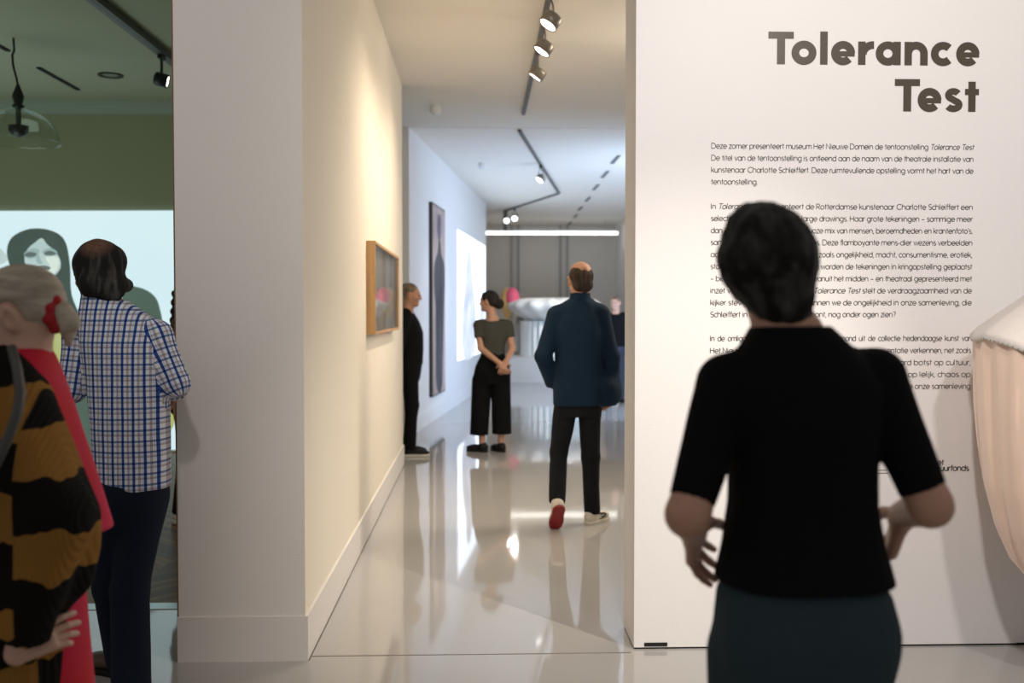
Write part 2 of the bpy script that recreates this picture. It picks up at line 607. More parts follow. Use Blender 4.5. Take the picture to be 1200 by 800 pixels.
def text_line(mb, s, x0, x1, base, xh, weight, justify=True, natural=None):
    """*...* marks italics; spaces stretch so that the line ends at x1"""
    ital = False
    plain = s.replace('*', '')
    words_w = sum(GL[c][0] for c in plain if c != ' ')
    nsp = plain.count(' ')
    sx = xh * (natural or 1.0)
    gap = .50 * sx
    if justify and nsp:
        gap = ((x1 - x0) - words_w * sx + 0.15 * sx) / nsp
        if gap < .28 * sx or gap > .85 * sx:
            sx = (x1 - x0) / (words_w + nsp * .5)
            gap = .5 * sx
    x = x0
    for c in s:
        if c == '*':
            ital = not ital
            continue
        if c == ' ':
            x += gap
            continue
        adv, lines = GL[c]
        for ln in lines:
            pts = [(x + (u + (0.2 * v if ital else 0)) * sx, base - v * xh) for u, v in ln]
            ribbon(mb, pts, weight, lambda a, b: wall_pt(a, b))
        x += adv * sx


def build_title():
    t = empty('title_lettering', wall_pt(1020, 132))
    tag(t, 'large bold bronze-brown title lettering reading Tolerance Test high on the white wall', 'lettering')
    w = 8.9
    h = w / 2

    def T(mb, x, b):
        ribbon(mb, [(x, b - 37.4 + 4), (x + 29.4, b - 37.4 + 4)], 8, wall_pt)
        ribbon(mb, [(x + 14.7, b - 37.4 + 1), (x + 14.7, b)], 9.3, wall_pt)

    def bowl(mb, x0, x1, b, a0=0, a1=360):
        rx, ry = (x1 - x0) / 2 - h, 14.0 - h
        ribbon(mb, [(px, py) for px, py in arc((x0 + x1) / 2, b - 13.4, rx, -ry, a0, a1, 28)], w, wall_pt)

    def e(mb, x0, x1, b):
        bowl(mb, x0, x1, b, 0, 318)
        ribbon(mb, [(x0 + h, b - 12.6), (x1 - 0.4, b - 12.6)], 6.0, wall_pt)

    def stem(mb, x, top, b, ww=8.7):
        ribbon(mb, [(x, b - top), (x, b)], ww, wall_pt)

    def letters(name, fn):
        mb = MB()
        fn(mb)
        o = mb.build(name, M_LETTER, t)
        o.matrix_parent_inverse = Matrix.Translation(-t.location)
        return o
    b1, b2 = 78.6, 131.9

    def one(mb):
        T(mb, 898, b1)
        bowl(mb, 924.8, 953.7, b1)
        stem(mb, 962.3, 38, b1)
        e(mb, 970.7, 998.5, b1)
        stem(mb, 1006.4, 27, b1)
        ribbon(mb, arc(1019.5, b1 - 11.5, 12, -11.5, 175, 85, 8), w, wall_pt)
        bowl(mb, 1022.5, 1051.0, b1)
        stem(mb, 1047.4, 27, b1)
        stem(mb, 1060.4, 27, b1)
        ribbon(mb, arc(1069.6, b1 - 13.5, 9.2, -9.4, 175, 0, 14) + [(1078.8, b1)], w, wall_pt)
        bowl(mb, 1086.8, 1115.4, b1, 45, 315)
        e(mb, 1116.4, 1143.8, b1)

    def two(mb):
        T(mb, 1045.2, b2)
        e(mb, 1072, 1099.9, b2)
        s1 = [(px, py) for px, py in arc(1113.8, b2 - 19.2, 6.0, -4.4, 25, 250, 14)]
        s2 = [(px, py) for px, py in arc(1113.8, b2 - 8.0, 7.0, -4.6, 70, -155, 14)]
        ribbon(mb, s1 + s2, 7.6, wall_pt)
        stem(mb, 1135.6, 35, b2)
        ribbon(mb, [(1127.4, b2 - 23), (1143.8, b2 - 23)], 7.2, wall_pt)
    letters('title_word', one)
    letters('title_word', two)


build_title()

PARAS = [
    ([173.6, 187.4, 201.2, 215.0],
     ["Deze zomer presenteert museum Het Nieuwe Domein de tentoonstelling *Tolerance Test*",
      "De titel van de tentoonstelling is ontleend aan de naam van de theatrale installatie van",
      "kunstenaar Charlotte Schleiffert. Deze ruimtevullende opstelling vormt het hart van de",
      "tentoonstelling."]),
    ([243.4, 257.3, 271.2, 285.0, 299.0, 313.0, 327.0, 341.0, 355.0, 368.8],
     ["In *Tolerance Test* presenteert de Rotterdamse kunstenaar Charlotte Schleiffert een",
      "selectie van haar grote extra large drawings. Haar grote tekeningen \u2013 sommige meer",
      "dan 3,5 meter hoog \u2013 zijn een virtuoze mix van mensen, beroemdheden en krantenfoto's,",
      "samengesteld tot vreemde wezens. Deze flamboyante mens-dier wezens verbeelden",
      "actuele maatschappelijke thema's zoals ongelijkheid, macht, consumentisme, erotiek,",
      "status en verleiding. In de opstelling worden de tekeningen in kringopstelling geplaatst",
      "\u2013 bedoeld om rondom te bekijken vanuit het midden \u2013 en theatraal gepresenteerd met",
      "inzet van licht en van beweging. *Tolerance Test* stelt de verdraagzaamheid van de",
      "kijker stevig op de proef. Hoe kunnen we de ongelijkheid in onze samenleving, die",
      "Schleiffert in haar werk aan ons toont, nog onder ogen zien?"]),
    ([396.8, 411.0, 425.2, 439.2, 453.2],
     ["In de omliggende zalen wordt een keuze getoond uit de collectie hedendaagse kunst van",
      "Het Nieuwe Domein, werken die identiteit, macht en representatie verkennen, net zoals",
      "het gesprek over mens en dier, waarin natuur vaak hard botst op cultuur,",
      "macht op onmacht, oud op nieuw en rijk op arm, mooi op lelijk, chaos op",
      "orde, en die samen een scherp beeld geven van wie we zijn in de onze samenleving"]),
]
PL = ['topmost paragraph of small dark brown Dutch wall text below the title', 'longest middle paragraph of small dark brown Dutch wall text, partly hidden by a head',
      'lowest paragraph of small dark brown Dutch wall text, behind black shoulders']
for (ys, lines), lab in zip(PARAS, PL):
    root = empty('wall_text', wall_pt(986, ys[-1]))
    tag(root, lab, 'lettering', 'wall text paragraphs')
    for i, (y, s) in enumerate(zip(ys, lines)):
        mb = MB()
        last = len(lines) - 1 == i and lines is not PARAS[2][1]
        text_line(mb, s, 833.2, 1139 if not last else (886.5 if ' ' not in s else 1050), y + 2.4, 4.35, 0.70, ' ' in s, natural=0.885 if ' ' in s else 0.985)
        o = mb.build('text_line', M_TEXT, root)
        o.matrix_parent_inverse = Matrix.Translation(-root.location)

mb = MB()
ribbon(mb, arc(852, 546.5, 4.5, 2.6, 20, 300), 1.6, wall_pt)
ribbon(mb, arc(853, 550.5, 5.2, 2.8, 160, -80), 1.8, wall_pt)
ribbon(mb, [(846, 554), (858, 553.4)], 1.4, wall_pt)
tag(mb.build('sponsor_logo', M_TEXTK), 'small curly black sponsor mark seen beside the black sleeve of the bent arm', 'logo')
mb = MB()
for y, xa, xb2 in ((551.5, 1028, 1041), (555, 1030, 1043)):
    ribbon(mb, [(xa, y), (xb2, y)], 0.8, wall_pt)
tag(mb.build('sponsor_rule', M_TEXT), 'two thin dark lines on the white wall between arm and waist', 'logo')
mb = MB()
text_line(mb, "het", 1096, 1112, 545.6, 4.6, 1.0, False)
text_line(mb, "Cultuurfonds", 1088, 1141.5, 552.6, 4.6, 1.0, False, natural=1.02)
tag(mb.build('sponsor_name', M_TEXTK), 'small black sponsor name reading het Cultuurfonds near the elbow', 'logo')

# ------------------------------------------------------------------ lamps, tracks, ceiling fittings
def track(name, pts, label, wdt=0.036, hgt=0.03, drop=0.0, m=M_TRACK, group='lighting tracks'):
    z = CEIL - drop - 0.001
    t = MB()
    for a, b in zip(pts[:-1], pts[1:]):
        a, b = Vector((*a, 0)), Vector((*b, 0))
        d = (b - a)
        ang = math.atan2(d.y, d.x)
        Mx = Matrix.Translation((a.x, a.y, z)) @ Matrix.Rotation(ang, 4, 'Z')
        t.box((-wdt / 2, -wdt / 2, -hgt), (d.length + wdt / 2, wdt / 2, 0), Mx)
        t.box((0, -wdt * 0.16, -hgt - 0.002), (d.length, wdt * 0.16, -hgt), Mx)
    return tag(t.build(name, m), label, 'lighting track', group)


def spot_fixture(loc, target, label, lamp=None, drum=(0.066, 0.075), stem=0.19, glow=M_LAMP, body=M_GREY_METAL, group='track spotlights', zc=CEIL):
    """adapter on the track, two thin arms and a short drum with a glowing lens"""
    root = empty('track_spotlight', loc)
    tag(root, label, 'spotlight', group)
    MB().box((-0.018, -0.05, -0.035), (0.018, 0.05, 0)).build('adapter', M_BLACK, root)
    head = Vector((0, 0, -stem))
    d = (Vector(target) - (Vector(loc) + head)).normalized()
    q = d.to_track_quat('Z', 'Y').to_matrix().to_4x4()
    Mh = Matrix.Translation(head) @ q
    side = q.to_3x3() @ Vector((1, 0, 0))
    if abs(side.z) > 0.7:
        side = q.to_3x3() @ Vector((0, 1, 0))
    R, L = drum
    for s in (-1, 1):
        MB().tube([Vector((0, s * 0.02, -0.03)), head * 0.55 + side * s * (R * 0.8), head + side * s * (R + 0.004)], 0.006, 8).build('arm', body, root)
    dr = MB().lathe([(R * 0.5, -L * 0.62), (R * 0.9, -L * 0.55), (R, -L * 0.4), (R, L * 0.5), (R * 0.93, L * 0.52), (R * 0.88, L * 0.40)], 28, Mh).build('drum', body, root, True)
    ln = MB().lathe([(R * 0.86, L * 0.38), (R * 0.86, L * 0.44)], 28, Mh).build('lens', glow, root)
    if lamp:
        power, col, ang, bl = lamp
        p = Vector(loc) + head + d * (L * 0.7)
        spot('spot_lamp', p, target, power, col, ang, bl, 0.04)
    return root


track('lighting_track', [(0.475, 4.3), (0.482, 10.75)], 'straight black track along the passage ceiling carrying three spotlights')
T1 = [(638, 5, 27), (631, 40, 58), (626, 72, 88)]
labs = ['largest grey track spotlight nearest the camera on the passage ceiling', 'middle one of three grey spotlights on the passage track',
        'smallest and farthest of three grey spotlights on the passage track']
for (px, ytop, y), lb, tgt in zip(T1, labs, [(-0.75, 6.35, 1.5), (-0.75, 7.2, 1.5), (-0.75, 8.3, 1.6)]):
    Y = F_PX * (CEIL - 0.22 - CAM_H) / (366 - y)
    spot_fixture((0.478, Y, CEIL - 0.03), tgt, lb, (74, WARM, 105, 1.0))
track('lighting_track', [(0.48, 11.75), (1.44, 17.9)], 'grey track running diagonally across the far gallery ceiling')
track('lighting_track', [(1.42, 17.97), (0.56, 21.0)], 'far grey track that bends back towards the glowing strip', group='lighting tracks')
pf = at(621, 195, 14.4)
k = (14.4 - 11.75) / (17.9 - 11.75)
spot_fixture((0.48 + 0.96 * k, 14.4, CEIL - 0.03), (-0.4, 13.6, 1.6), 'single small spotlight on the diagonal gallery track', (60, NEUT, 60, 0.8), glow=M_LAMPC)
for j, (px, t_) in enumerate(((603, 0.80), (596, 0.97))):
    loc = (1.44 - 0.88 * t_, 17.9 + 3.1 * t_, CEIL - 0.03)
    spot_fixture(loc, (0.2, 15.0 - j, 0.0), ('small bright spotlight of the far pair, nearer the camera', 'small bright spotlight of the far pair, nearest the glowing strip')[j], (20, NEUT, 60, 0.8), drum=(0.065, 0.08), glow=M_LAMPC)
MB().box((0.52, 21.05, CEIL - 0.42), (0.60, 21.12, CEIL - 0.001)).build('x', M_TRACK).name = 'track_feed'
tag(bpy.data.objects['track_feed'], 'short dark vertical feed below the end of the far track', 'cable box')
# dark room
track('lighting_track', [(-2.62, 4.7), (-2.57, 9.0)], 'thick dark track on the olive room ceiling', 0.07, 0.06, 0.0)
spot_fixture((-2.575, 8.25, CEIL - 0.06), (-1.2, 8.5, 3.0), 'dark spotlight on the olive room ceiling track', None, drum=(0.055, 0.10), stem=0.2, body=M_BLACK)
for j, (ya, yb) in enumerate(((7.0, 8.37), (8.93, 9.8))):
    o = MB().box((-3.875, ya, CEIL - 0.012), (-3.835, yb, CEIL + 0.0)).build('ceiling_slot', M_SLOT)
    tag(o, ('dark slot in the olive room ceiling above the glass dome', 'dark slot in the olive room ceiling beyond the glass dome')[j], 'ceiling slot', 'dark room ceiling slots')
c = empty('recessed_downlight', (-3.33, 9.2, CEIL))
tag(c, 'round recessed downlight in the olive room ceiling', 'downlight')
MB().lathe([(0.07, 0.0), (0.11, 0.0), (0.11, -0.012), (0.075, -0.008), (0.07, 0.0)], 24, cap=False).build('ring', M_BLACK, c)
MB().lathe([(0.03, 0.0), (0.068, -0.004)], 20).build('reflector', M_STEEL, c)
for j, (x, y) in enumerate(((-0.45, 10.5), (0.05, 14.4))):
    o = MB().lathe([(0.05, 0), (0.052, -0.02), (0.058, -0.03), (0.055, -0.06), (0.03, -0.085), (0.012, -0.09)], 24).build('smoke_detector', M_FARWALL)
    o.location = (x, y, CEIL)
    tag(o, ('white smoke detector on the warm passage ceiling', 'white smoke detector on the bluish gallery ceiling')[j], 'smoke detector', 'smoke detectors')
for j, (y, x) in enumerate(zip((14.0, 15.5, 17.1, 18.9, 20.6, 22.2, 24.0), (1.92, 1.965, 2.01, 2.07, 2.1, 2.16, 2.19))):
    o = MB().box((x - 0.024, y - 0.36, CEIL - 0.012), (x + 0.024, y + 0.36, CEIL)).build('ceiling_vent', mat('vent_grey', (0.16, 0.16, 0.165), 0.7) if j == 0 else bpy.data.materials['vent_grey'])
    tag(o, 'narrow grey slot vent, %s in the dashed row on the gallery ceiling' % ('first and nearest', 'second from the camera', 'third from the camera', 'fourth from the camera', 'fifth from the camera', 'sixth from the camera', 'last and farthest')[j], 'ceiling vent', 'gallery ceiling vents')
# glowing strip before the back wall
root = empty('linear_light', (1.0, 23.2, 3.27))
tag(root, 'long glowing white strip light hanging before the far grey wall', 'strip light')
xa, xb2 = at(560, 273, 23.2).x, at(724, 273, 23.2).x
z = at(640, 273, 23.2).z - 3.27
xm = at(657, 273, 23.2).x
for a, b in ((xa, xm - 0.012), (xm + 0.012, xb2)):
    MB().box((a - 1.0, -0.03, z - 0.03), (b - 1.0, 0.03, z + 0.03)).build('glowing_tube', M_STRIP, root)
MB().box((xa - 1.0, -0.035, z + 0.045), (xb2 - 1.0, 0.035, z + 0.075)).build('housing', M_STEEL, root)
for a in (xa + 0.3, xb2 - 0.3):
    MB().tube([(a - 1.0, 0, z + 0.07), (a - 1.0, 0, CEIL - 3.27)], 0.006, 6).build('suspension_wire', M_STEEL, root)

# glass sound dome in the dark room
Yd = 8.0
sd = F_PX / Yd
cp = at(22, 167, Yd)
root = empty('glass_sound_dome', (cp.x, Yd, cp.z))
tag(root, 'clear glass dome hanging on a black cable below the olive ceiling', 'hanging dome')
R, H = 44 / sd, 40 / sd
M_ACR = thin_glass('clear_acrylic', (0.95, 0.97, 0.96), 0.95)
prof = [(R * math.cos(a), H * math.sin(a)) for a in [math.radians(x) for x in range(0, 88, 6)]]
inner = [(r * 0.985, zz * 0.985 + 0.0) for r, zz in prof[::-1]]
MB().lathe(prof + inner + [prof[0]], 48, cap=False).build('dome', M_ACR, root, True)
MB().lathe([(R * 1.02, -0.006), (R * 1.03, 0.0), (R * 1.02, 0.006), (R * 0.985, 0.004), (R * 0.985, -0.004), (R * 1.02, -0.006)], 48, cap=False).build('rim', M_ACR, root, True)
MB().lathe([(0.015, 0.04), (0.05, 0.055), (0.072, 0.09), (0.076, 0.13), (0.02, 0.135), (0.02, 0.27), (0.045, 0.275), (0.045, 0.29), (0.03, 0.30), (0.045, 0.36), (0.02, 0.43), (0.01, 0.46)], 24).build('speaker_driver', M_BLACK, root, True)
top = CEIL - cp.z
MB().tube([(0, 0, 0.44), (-0.01, 0, 0.50), (-0.035, 0, 0.6), (-0.04, 0, 0.68), (-0.025, 0, 0.72), (-0.03, 0, top)], 0.009, 8).build('cable', M_BLACK, root)

# ------------------------------------------------------------------ projection in the dark room
def px_poly(pts, Y, dy=0.0):
    return [at(x, y, Y - dy) for x, y in pts]


Ys = 10.40
root = empty('projection', (-3.2, Ys, 0))
tag(root, 'large pale cyan film projection of a dark-haired face on the olive wall', 'projection')


def emit_noise(name, c1, c2, strength, scale=2.0):
    m = bpy.data.materials.new(name)
    m.use_nodes = True
    nt = m.node_tree
    nt.nodes.clear()
    tc = nt.nodes.new('ShaderNodeTexCoord')
    n = nt.nodes.new('ShaderNodeTexNoise')
    n.inputs['Scale'].default_value = scale
    n.inputs['Detail'].default_value = 1.5
    mx = nt.nodes.new('ShaderNodeMix')
    mx.data_type = 'RGBA'
    mx.inputs[6].default_value = (*c1, 1)
    mx.inputs[7].default_value = (*c2, 1)
    e = nt.nodes.new('ShaderNodeEmission')
    e.inputs[1].default_value = strength
    o = nt.nodes.new('ShaderNodeOutputMaterial')
    nt.links.new(tc.outputs['Object'], n.inputs['Vector'])
    nt.links.new(n.outputs['Fac'], mx.inputs[0])
    nt.links.new(mx.outputs[2], e.inputs[0])
    nt.links.new(e.outputs[0], o.inputs[0])
    return m


def screen_part(name, pts, m, dy, parent=root):
    P = [p - Vector(parent.location) for p in px_poly(pts, Ys, dy)]
    return flat_poly(name, P, m, parent)


def smooth_closed(pts, n=6):
    out = []
    N = len(pts)
    for i in range(N):
        p0, p1, p2, p3 = pts[i - 1], pts[i], pts[(i + 1) % N], pts[(i + 2) % N]
        for k in range(n):
            t = k / n
            out.append(tuple(0.5 * ((2 * p1[j]) + (-p0[j] + p2[j]) * t + (2 * p0[j] - 5 * p1[j] + 4 * p2[j] - p3[j]) * t * t + (-p0[j] + 3 * p1[j] - 3 * p2[j] + p3[j]) * t ** 3) for j in (0, 1)))
    return out


E_BG = emit_noise('projected_sky', (0.60, 0.83, 0.87), (0.74, 0.90, 0.93), 1.0, 0.8)
E_HAIR = emit_noise('projected_dark', (0.045, 0.075, 0.062), (0.085, 0.115, 0.10), 1.0, 3.0)
E_COAT = emit_noise('projected_coat', (0.07, 0.11, 0.085), (0.10, 0.15, 0.12), 1.0, 2.0)
E_SKIN = emit_noise('projected_face', (0.36, 0.52, 0.50), (0.58, 0.70, 0.68), 1.0, 4.0)
E_LIGHT = emit_noise('projected_light_tone', (0.62, 0.74, 0.64), (0.72, 0.82, 0.74), 1.0, 4.0)
E_MID = emit_noise('projected_half_tone', (0.28, 0.40, 0.38), (0.36, 0.50, 0.48), 1.0, 4.0)
E_FEAT = emit_noise('projected_feature', (0.10, 0.14, 0.13), (0.15, 0.19, 0.17), 1.0, 4.0)
E_YEL = emit_noise('projected_yellow', (0.32, 0.42, 0.12), (0.50, 0.52, 0.25), 1.0, 4.0)
z0 = 528
bgp = [(-190, 247.5), (232, 246.5), (232, 527), (-190, 527)]
screen_part('image_area', bgp, E_BG, 0.004)
screen_part('projected_shoulders', smooth_closed([(-60, 527), (-70, 450), (-20, 395), (20, 360), (75, 352), (100, 380), (120, 440), (118, 527)]), E_COAT, 0.010)
screen_part('projected_hair', smooth_closed([(8, 296), (14, 278), (35, 268), (60, 270), (76, 282), (82, 310), (84, 345), (96, 385), (60, 400), (28, 372), (24, 340), (14, 318)]), E_HAIR, 0.016)
screen_part('projected_face', smooth_closed([(29, 300), (33, 291), (41, 284), (49, 279), (55, 286), (63, 293), (70, 303), (71, 313), (66, 321), (57, 328), (47, 327), (37, 320), (30, 311)]), E_SKIN, 0.022)
screen_part('projected_cheek', smooth_closed([(53, 302), (62, 300), (69, 304), (68, 314), (61, 322), (56, 320), (59, 312)]), E_LIGHT, 0.026)
screen_part('projected_shadow', smooth_closed([(28, 297), (38, 291), (46, 293), (43, 301), (33, 303)]), E_MID, 0.026)
screen_part('projected_shadow', smooth_closed([(50, 294), (58, 290.5), (66, 294), (66, 299), (54, 300)]), E_MID, 0.027)
screen_part('projected_shadow', smooth_closed([(43, 300), (46, 299), (48, 305), (50.5, 308), (46, 309.5), (42.5, 306)]), E_MID, 0.027)
for pts in ([(28.5, 298), (35, 295), (43, 297), (40, 300.5), (32, 301)], [(51.5, 296.5), (58, 293.5), (66, 296.5), (62, 299), (55, 299)], [(43.5, 313.5), (51, 310.8), (59.5, 313.5), (56, 316.5), (48, 316.8)]):
    screen_part('projected_feature', smooth_closed(pts, 4), E_FEAT, 0.030)
screen_part('projected_mound', smooth_closed([(130, 527), (135, 400), (146, 340), (160, 336), (178, 344), (187, 360), (192, 400), (196, 527)]), E_COAT, 0.010)
screen_part('projected_bright_shape', smooth_closed([(-30, 300), (-5, 290), (6, 297), (9, 304), (0, 310), (-25, 312)]), E_SKIN, 0.016)
screen_part('projected_yellow_shape', smooth_closed([(58, 400), (66, 382), (80, 380), (86, 400), (74, 440), (60, 450)]), E_YEL, 0.022)
screen_part('projected_yellow_shape', smooth_closed([(190, 478), (198, 470), (204, 480), (203, 500), (192, 506)]), E_YEL, 0.016)

# ------------------------------------------------------------------ works on the far slanting wall
def on_far_wall(t, z, lift):
    p = A + UW * t + NW * lift
    return Vector((p.x, p.y, z))


def t_of_px(px):
    # distance along the slanting wall that projects to column px
    lo, hi = 0.0, 9.0
    for _ in range(50):
        mid = (lo + hi) / 2
        p = A + UW * mid
        x = 561 + (p.x) * F_PX / p.y
        if x < px:
            lo = mid
        else:
            hi = mid
    return lo


t0, t1 = t_of_px(503), t_of_px(518.5)
zt, zb = 2.89, 0.34
root = empty('tall_painting', on_far_wall((t0 + t1) / 2, zb, 0))
tag(root, 'tall narrow unframed picture with a dark upright figure on the white slanting wall', 'picture')


def wall_box(name, a, b, za, zb_, l0, l1, m, parent):
    base = Vector(parent.location)
    c8 = [on_far_wall(a, za, l0), on_far_wall(b, za, l0), on_far_wall(b, za, l1), on_far_wall(a, za, l1)]
    vs = [c - base for c in c8] + [c - base + Vector((0, 0, zb_ - za)) for c in c8]
    return link_mesh(name, vs, [(0, 3, 2, 1), (4, 5, 6, 7), (0, 1, 5, 4), (1, 2, 6, 5), (2, 3, 7, 6), (3, 0, 4, 7)], m, parent)


wall_box('stretcher', t0, t1, zb, zt, 0, 0.04, mat('dark_edge', (0.03, 0.025, 0.02), 0.6), root)
M_CANV = two_tone('painted_paper', (0.30, 0.24, 0.22), (0.60, 0.47, 0.43), 3.0, 0.3, 0.7, 0.7, (1, 1, 0.4))
M_FIG = two_tone('painted_dark', (0.02, 0.022, 0.028), (0.10, 0.10, 0.12), 4.0, 0.35, 0.7, 0.7, (1, 1, 0.3))
wall_box('paper', t0 + 0.05, t1 - 0.02, zb + 0.02, zt - 0.02, 0.038, 0.043, M_CANV, root)
W_ = t1 - t0


def wall_poly(name, pts, lift, m, parent):
    base = Vector(parent.location)
    return flat_poly(name, [on_far_wall(t0 + u * W_, zb + v * (zt - zb), lift) - base for u, v in pts], m, parent)


wall_poly('painted_figure', smooth_closed([(.30, .03), (.70, .03), (.80, .2), (.86, .45), (.94, .60), (.90, .70), (.68, .75), (.60, .82), (.46, .82), (.38, .75), (.14, .68), (.12, .56), (.22, .45), (.22, .2)]), 0.046, M_FIG, root)
wall_poly('painted_head', smooth_closed([(.44, .82), (.58, .82), (.66, .88), (.60, .95), (.44, .95), (.38, .88)]), 0.048, mat('painted_violet', (0.12, 0.10, 0.17), 0.7, 0.4, 5), root)

t0p, t1p = t_of_px(536), t_of_px(568.3)
root = empty('wall_projection', on_far_wall((t0p + t1p) / 2, 0.69, 0))
tag(root, 'bright bluish white projection on the slanting gallery wall', 'projection')
base = Vector(root.location)
E_PROJ = emit_noise('projected_white', (0.66, 0.80, 1.0), (0.78, 0.88, 1.0), 3.2, 0.6)
E_PGREY = emit_noise('projected_bluegrey', (0.42, 0.52, 0.74), (1.2, 1.3, 1.5), 1.0, 2.5)
flat_poly('image_area', [on_far_wall(t, z_, 0.006) - base for t, z_ in ((t0p, 0.69), (t1p, 0.69), (t1p, 2.75), (t0p, 2.75))], E_PROJ, root)
W_, t0_, zbb, ztt = t1p - t0p, t0p, 0.69, 2.75
for pts in (smooth_closed([(.15, .02), (.55, .02), (.60, .35), (.50, .62), (.42, .85), (.28, .86), (.22, .6), (.12, .35)]), smooth_closed([(.72, .05), (.95, .03), (.93, .5), (.84, .56), (.74, .4)])):
    flat_poly('projected_shape', [on_far_wall(t0_ + u * W_, zbb + v * (ztt - zbb), 0.012) - base for u, v in pts], E_PGREY, root)

# ------------------------------------------------------------------ framed picture on the passage wall
ya, yb = F_PX / 181.0, F_PX / 139.5
za, zb2 = 1.308, 1.912
root = empty('framed_picture', (XL, (ya + yb) / 2, za))
tag(root, 'oak framed glazed picture on the cream passage wall', 'framed picture')
hy, hz, D = (yb - ya) / 2, zb2 - za, 0.058
ft = 0.018
fr = MB().box((0, -hy, 0), (D, -hy + ft, hz)).box((0, hy - ft, 0), (D, hy, hz)).box((0, -hy + ft, 0), (D, hy - ft, ft)).box((0, -hy + ft, hz - ft), (D, hy - ft, hz))
fr.build('frame', M_OAK, root)
MB().box((0, -hy + ft, ft), (0.02, hy - ft, hz - ft)).build('mount', mat('mount_board', (0.62, 0.58, 0.50), 0.8, 0.08, 2), root)
mg = thin_glass('picture_glass')
MB().box((D - 0.010, -hy + ft, ft), (D - 0.006, hy - ft, hz - ft)).build('glass', mg, root)


def reflection_patch(pts, m, lift):
    P = [Vector((0.02 + lift, -hy + u * 2 * hy, v * hz)) for u, v in pts]
    flat_poly('painted_reflection', P, m, root)


reflection_patch(smooth_closed([(.62, .05), (.95, .05), (.95, .93), (.72, .93), (.62, .6)]), mat('reflection_blue', (0.72, 0.78, 0.92), 0.7), 0.001)  # bright bluish reflection in the glass, painted as a flat shape

# ------------------------------------------------------------------ peach fabric sculpture before the text wall
Yf = 3.72
sf = F_PX / Yf
cx = at(1157, 395, Yf).x + 0.42
root = empty('fabric_sculpture', (cx, Yf, 0.30))
tag(root, 'hanging peach draped fabric sculpture with a pale cap, before the text wall', 'sculpture')


def rim_z(a):
    # a: azimuth, 0 = +x, -90 deg = towards the camera; the cap sags in front
    return 1.36 - 0.30 - 0.045 * (1 - math.cos(a + math.pi)) * 0 - 0.085 * max(0.0, math.sin(-a)) ** 0.8 + 0.012 * math.sin(6 * a)


NA = 144
prof = [(0.0, 0.42), (0.10, 0.40), (0.18, 0.355), (0.34, 0.28), (0.62, 0.315), (0.90, 0.36), (1.20, 0.395), (1.55, 0.41), (1.90, 0.42)]
vs, fs = [], []
# skirt from the rim (t=0) down to the gathered foot (t=1)
SK = [(0.0, .420), (.10, .418), (.25, .410), (.40, .396), (.55, .375), (.70, .335), (.82, .28), (.92, .19), (1.0, .06)]
ts = np.linspace(0, 1, 40)
for t in ts:
    r0 = np.interp(t, [p[0] for p in SK], [p[1] for p in SK])
    for k in range(NA):
        a = 2 * math.pi * k / NA
        fold = 0.010 * math.sin(17 * a + 1.3 * math.sin(3 * a) + t * 2) * min(1, t * 3 + .15) + 0.006 * math.sin(29 * a + 2 * t)
        r = max(0.02, r0 + fold * (r0 / .42))
        zr = rim_z(a)
        vs.append((r * math.cos(a), r * math.sin(a), zr * (1 - t)))
for i in range(len(ts) - 1):
    for k in range(NA):
        fs.append((i * NA + k, (i + 1) * NA + k, (i + 1) * NA + (k + 1) % NA, i * NA + (k + 1) % NA))
fs.append(tuple(range((len(ts) - 1) * NA, len(ts) * NA)))
mp, nt, b = nodes_of('peach_chiffon')
b.inputs['Base Color'].default_value = (0.88, 0.66, 0.52, 1)
b.inputs['Roughness'].default_value = 0.8
b.inputs['Subsurface Weight'].default_value = 0.15
b.inputs['Sheen Weight'].default_value = 0.3
link_mesh('draped_skirt', vs, fs, mp, root, True)
vs, fs = [], []
CAPP = [(1.03, -.012), (1.04, .0), (1.0, .02), (.85, .07), (.66, .13), (.45, .20), (.22, .245), (.05, .26)]
for j, (rr, dz) in enumerate(CAPP):
    for k in range(NA):
        a = 2 * math.pi * k / NA
        base_z = rim_z(a) * (rr if rr < 1 else 1) + (1 - min(rr, 1)) * (1.06)
        vs.append((rr * .42 * math.cos(a), rr * .42 * math.sin(a), base_z + dz))
for i in range(len(CAPP) - 1):
    for k in range(NA):
        fs.append((i * NA + k, i * NA + (k + 1) % NA, (i + 1) * NA + (k + 1) % NA, (i + 1) * NA + k))
fs.append(tuple(range((len(CAPP) - 1) * NA, len(CAPP) * NA)))
link_mesh('cap', vs, fs, mat('cream_felt', (0.64, 0.59, 0.545), 0.85, 0.03, 20, 0.2, 90), root, True)
tr = MB()
for k in range(120):
    a = 2 * math.pi * k / 120
    c = Vector((.432 * math.cos(a), .432 * math.sin(a), rim_z(a) - 0.006))
    tr.lathe([(0.0015, -0.005), (0.005, 0), (0.0015, 0.005)], 6, Matrix.Translation(c))
tr.build('bead_trim', mat('bead_grey', (0.35, 0.30, 0.27), 0.5), root)
MB().tube([(0, 0, 1.30), (0, 0, CEIL - 0.30)], 0.006, 8).build('suspension_wire', M_STEEL, root)
struct_box('ceiling_hall', (1.5, 2.6, CEIL), (3.6, YT + 0.3, CEIL + 0.1), M_CEIL)

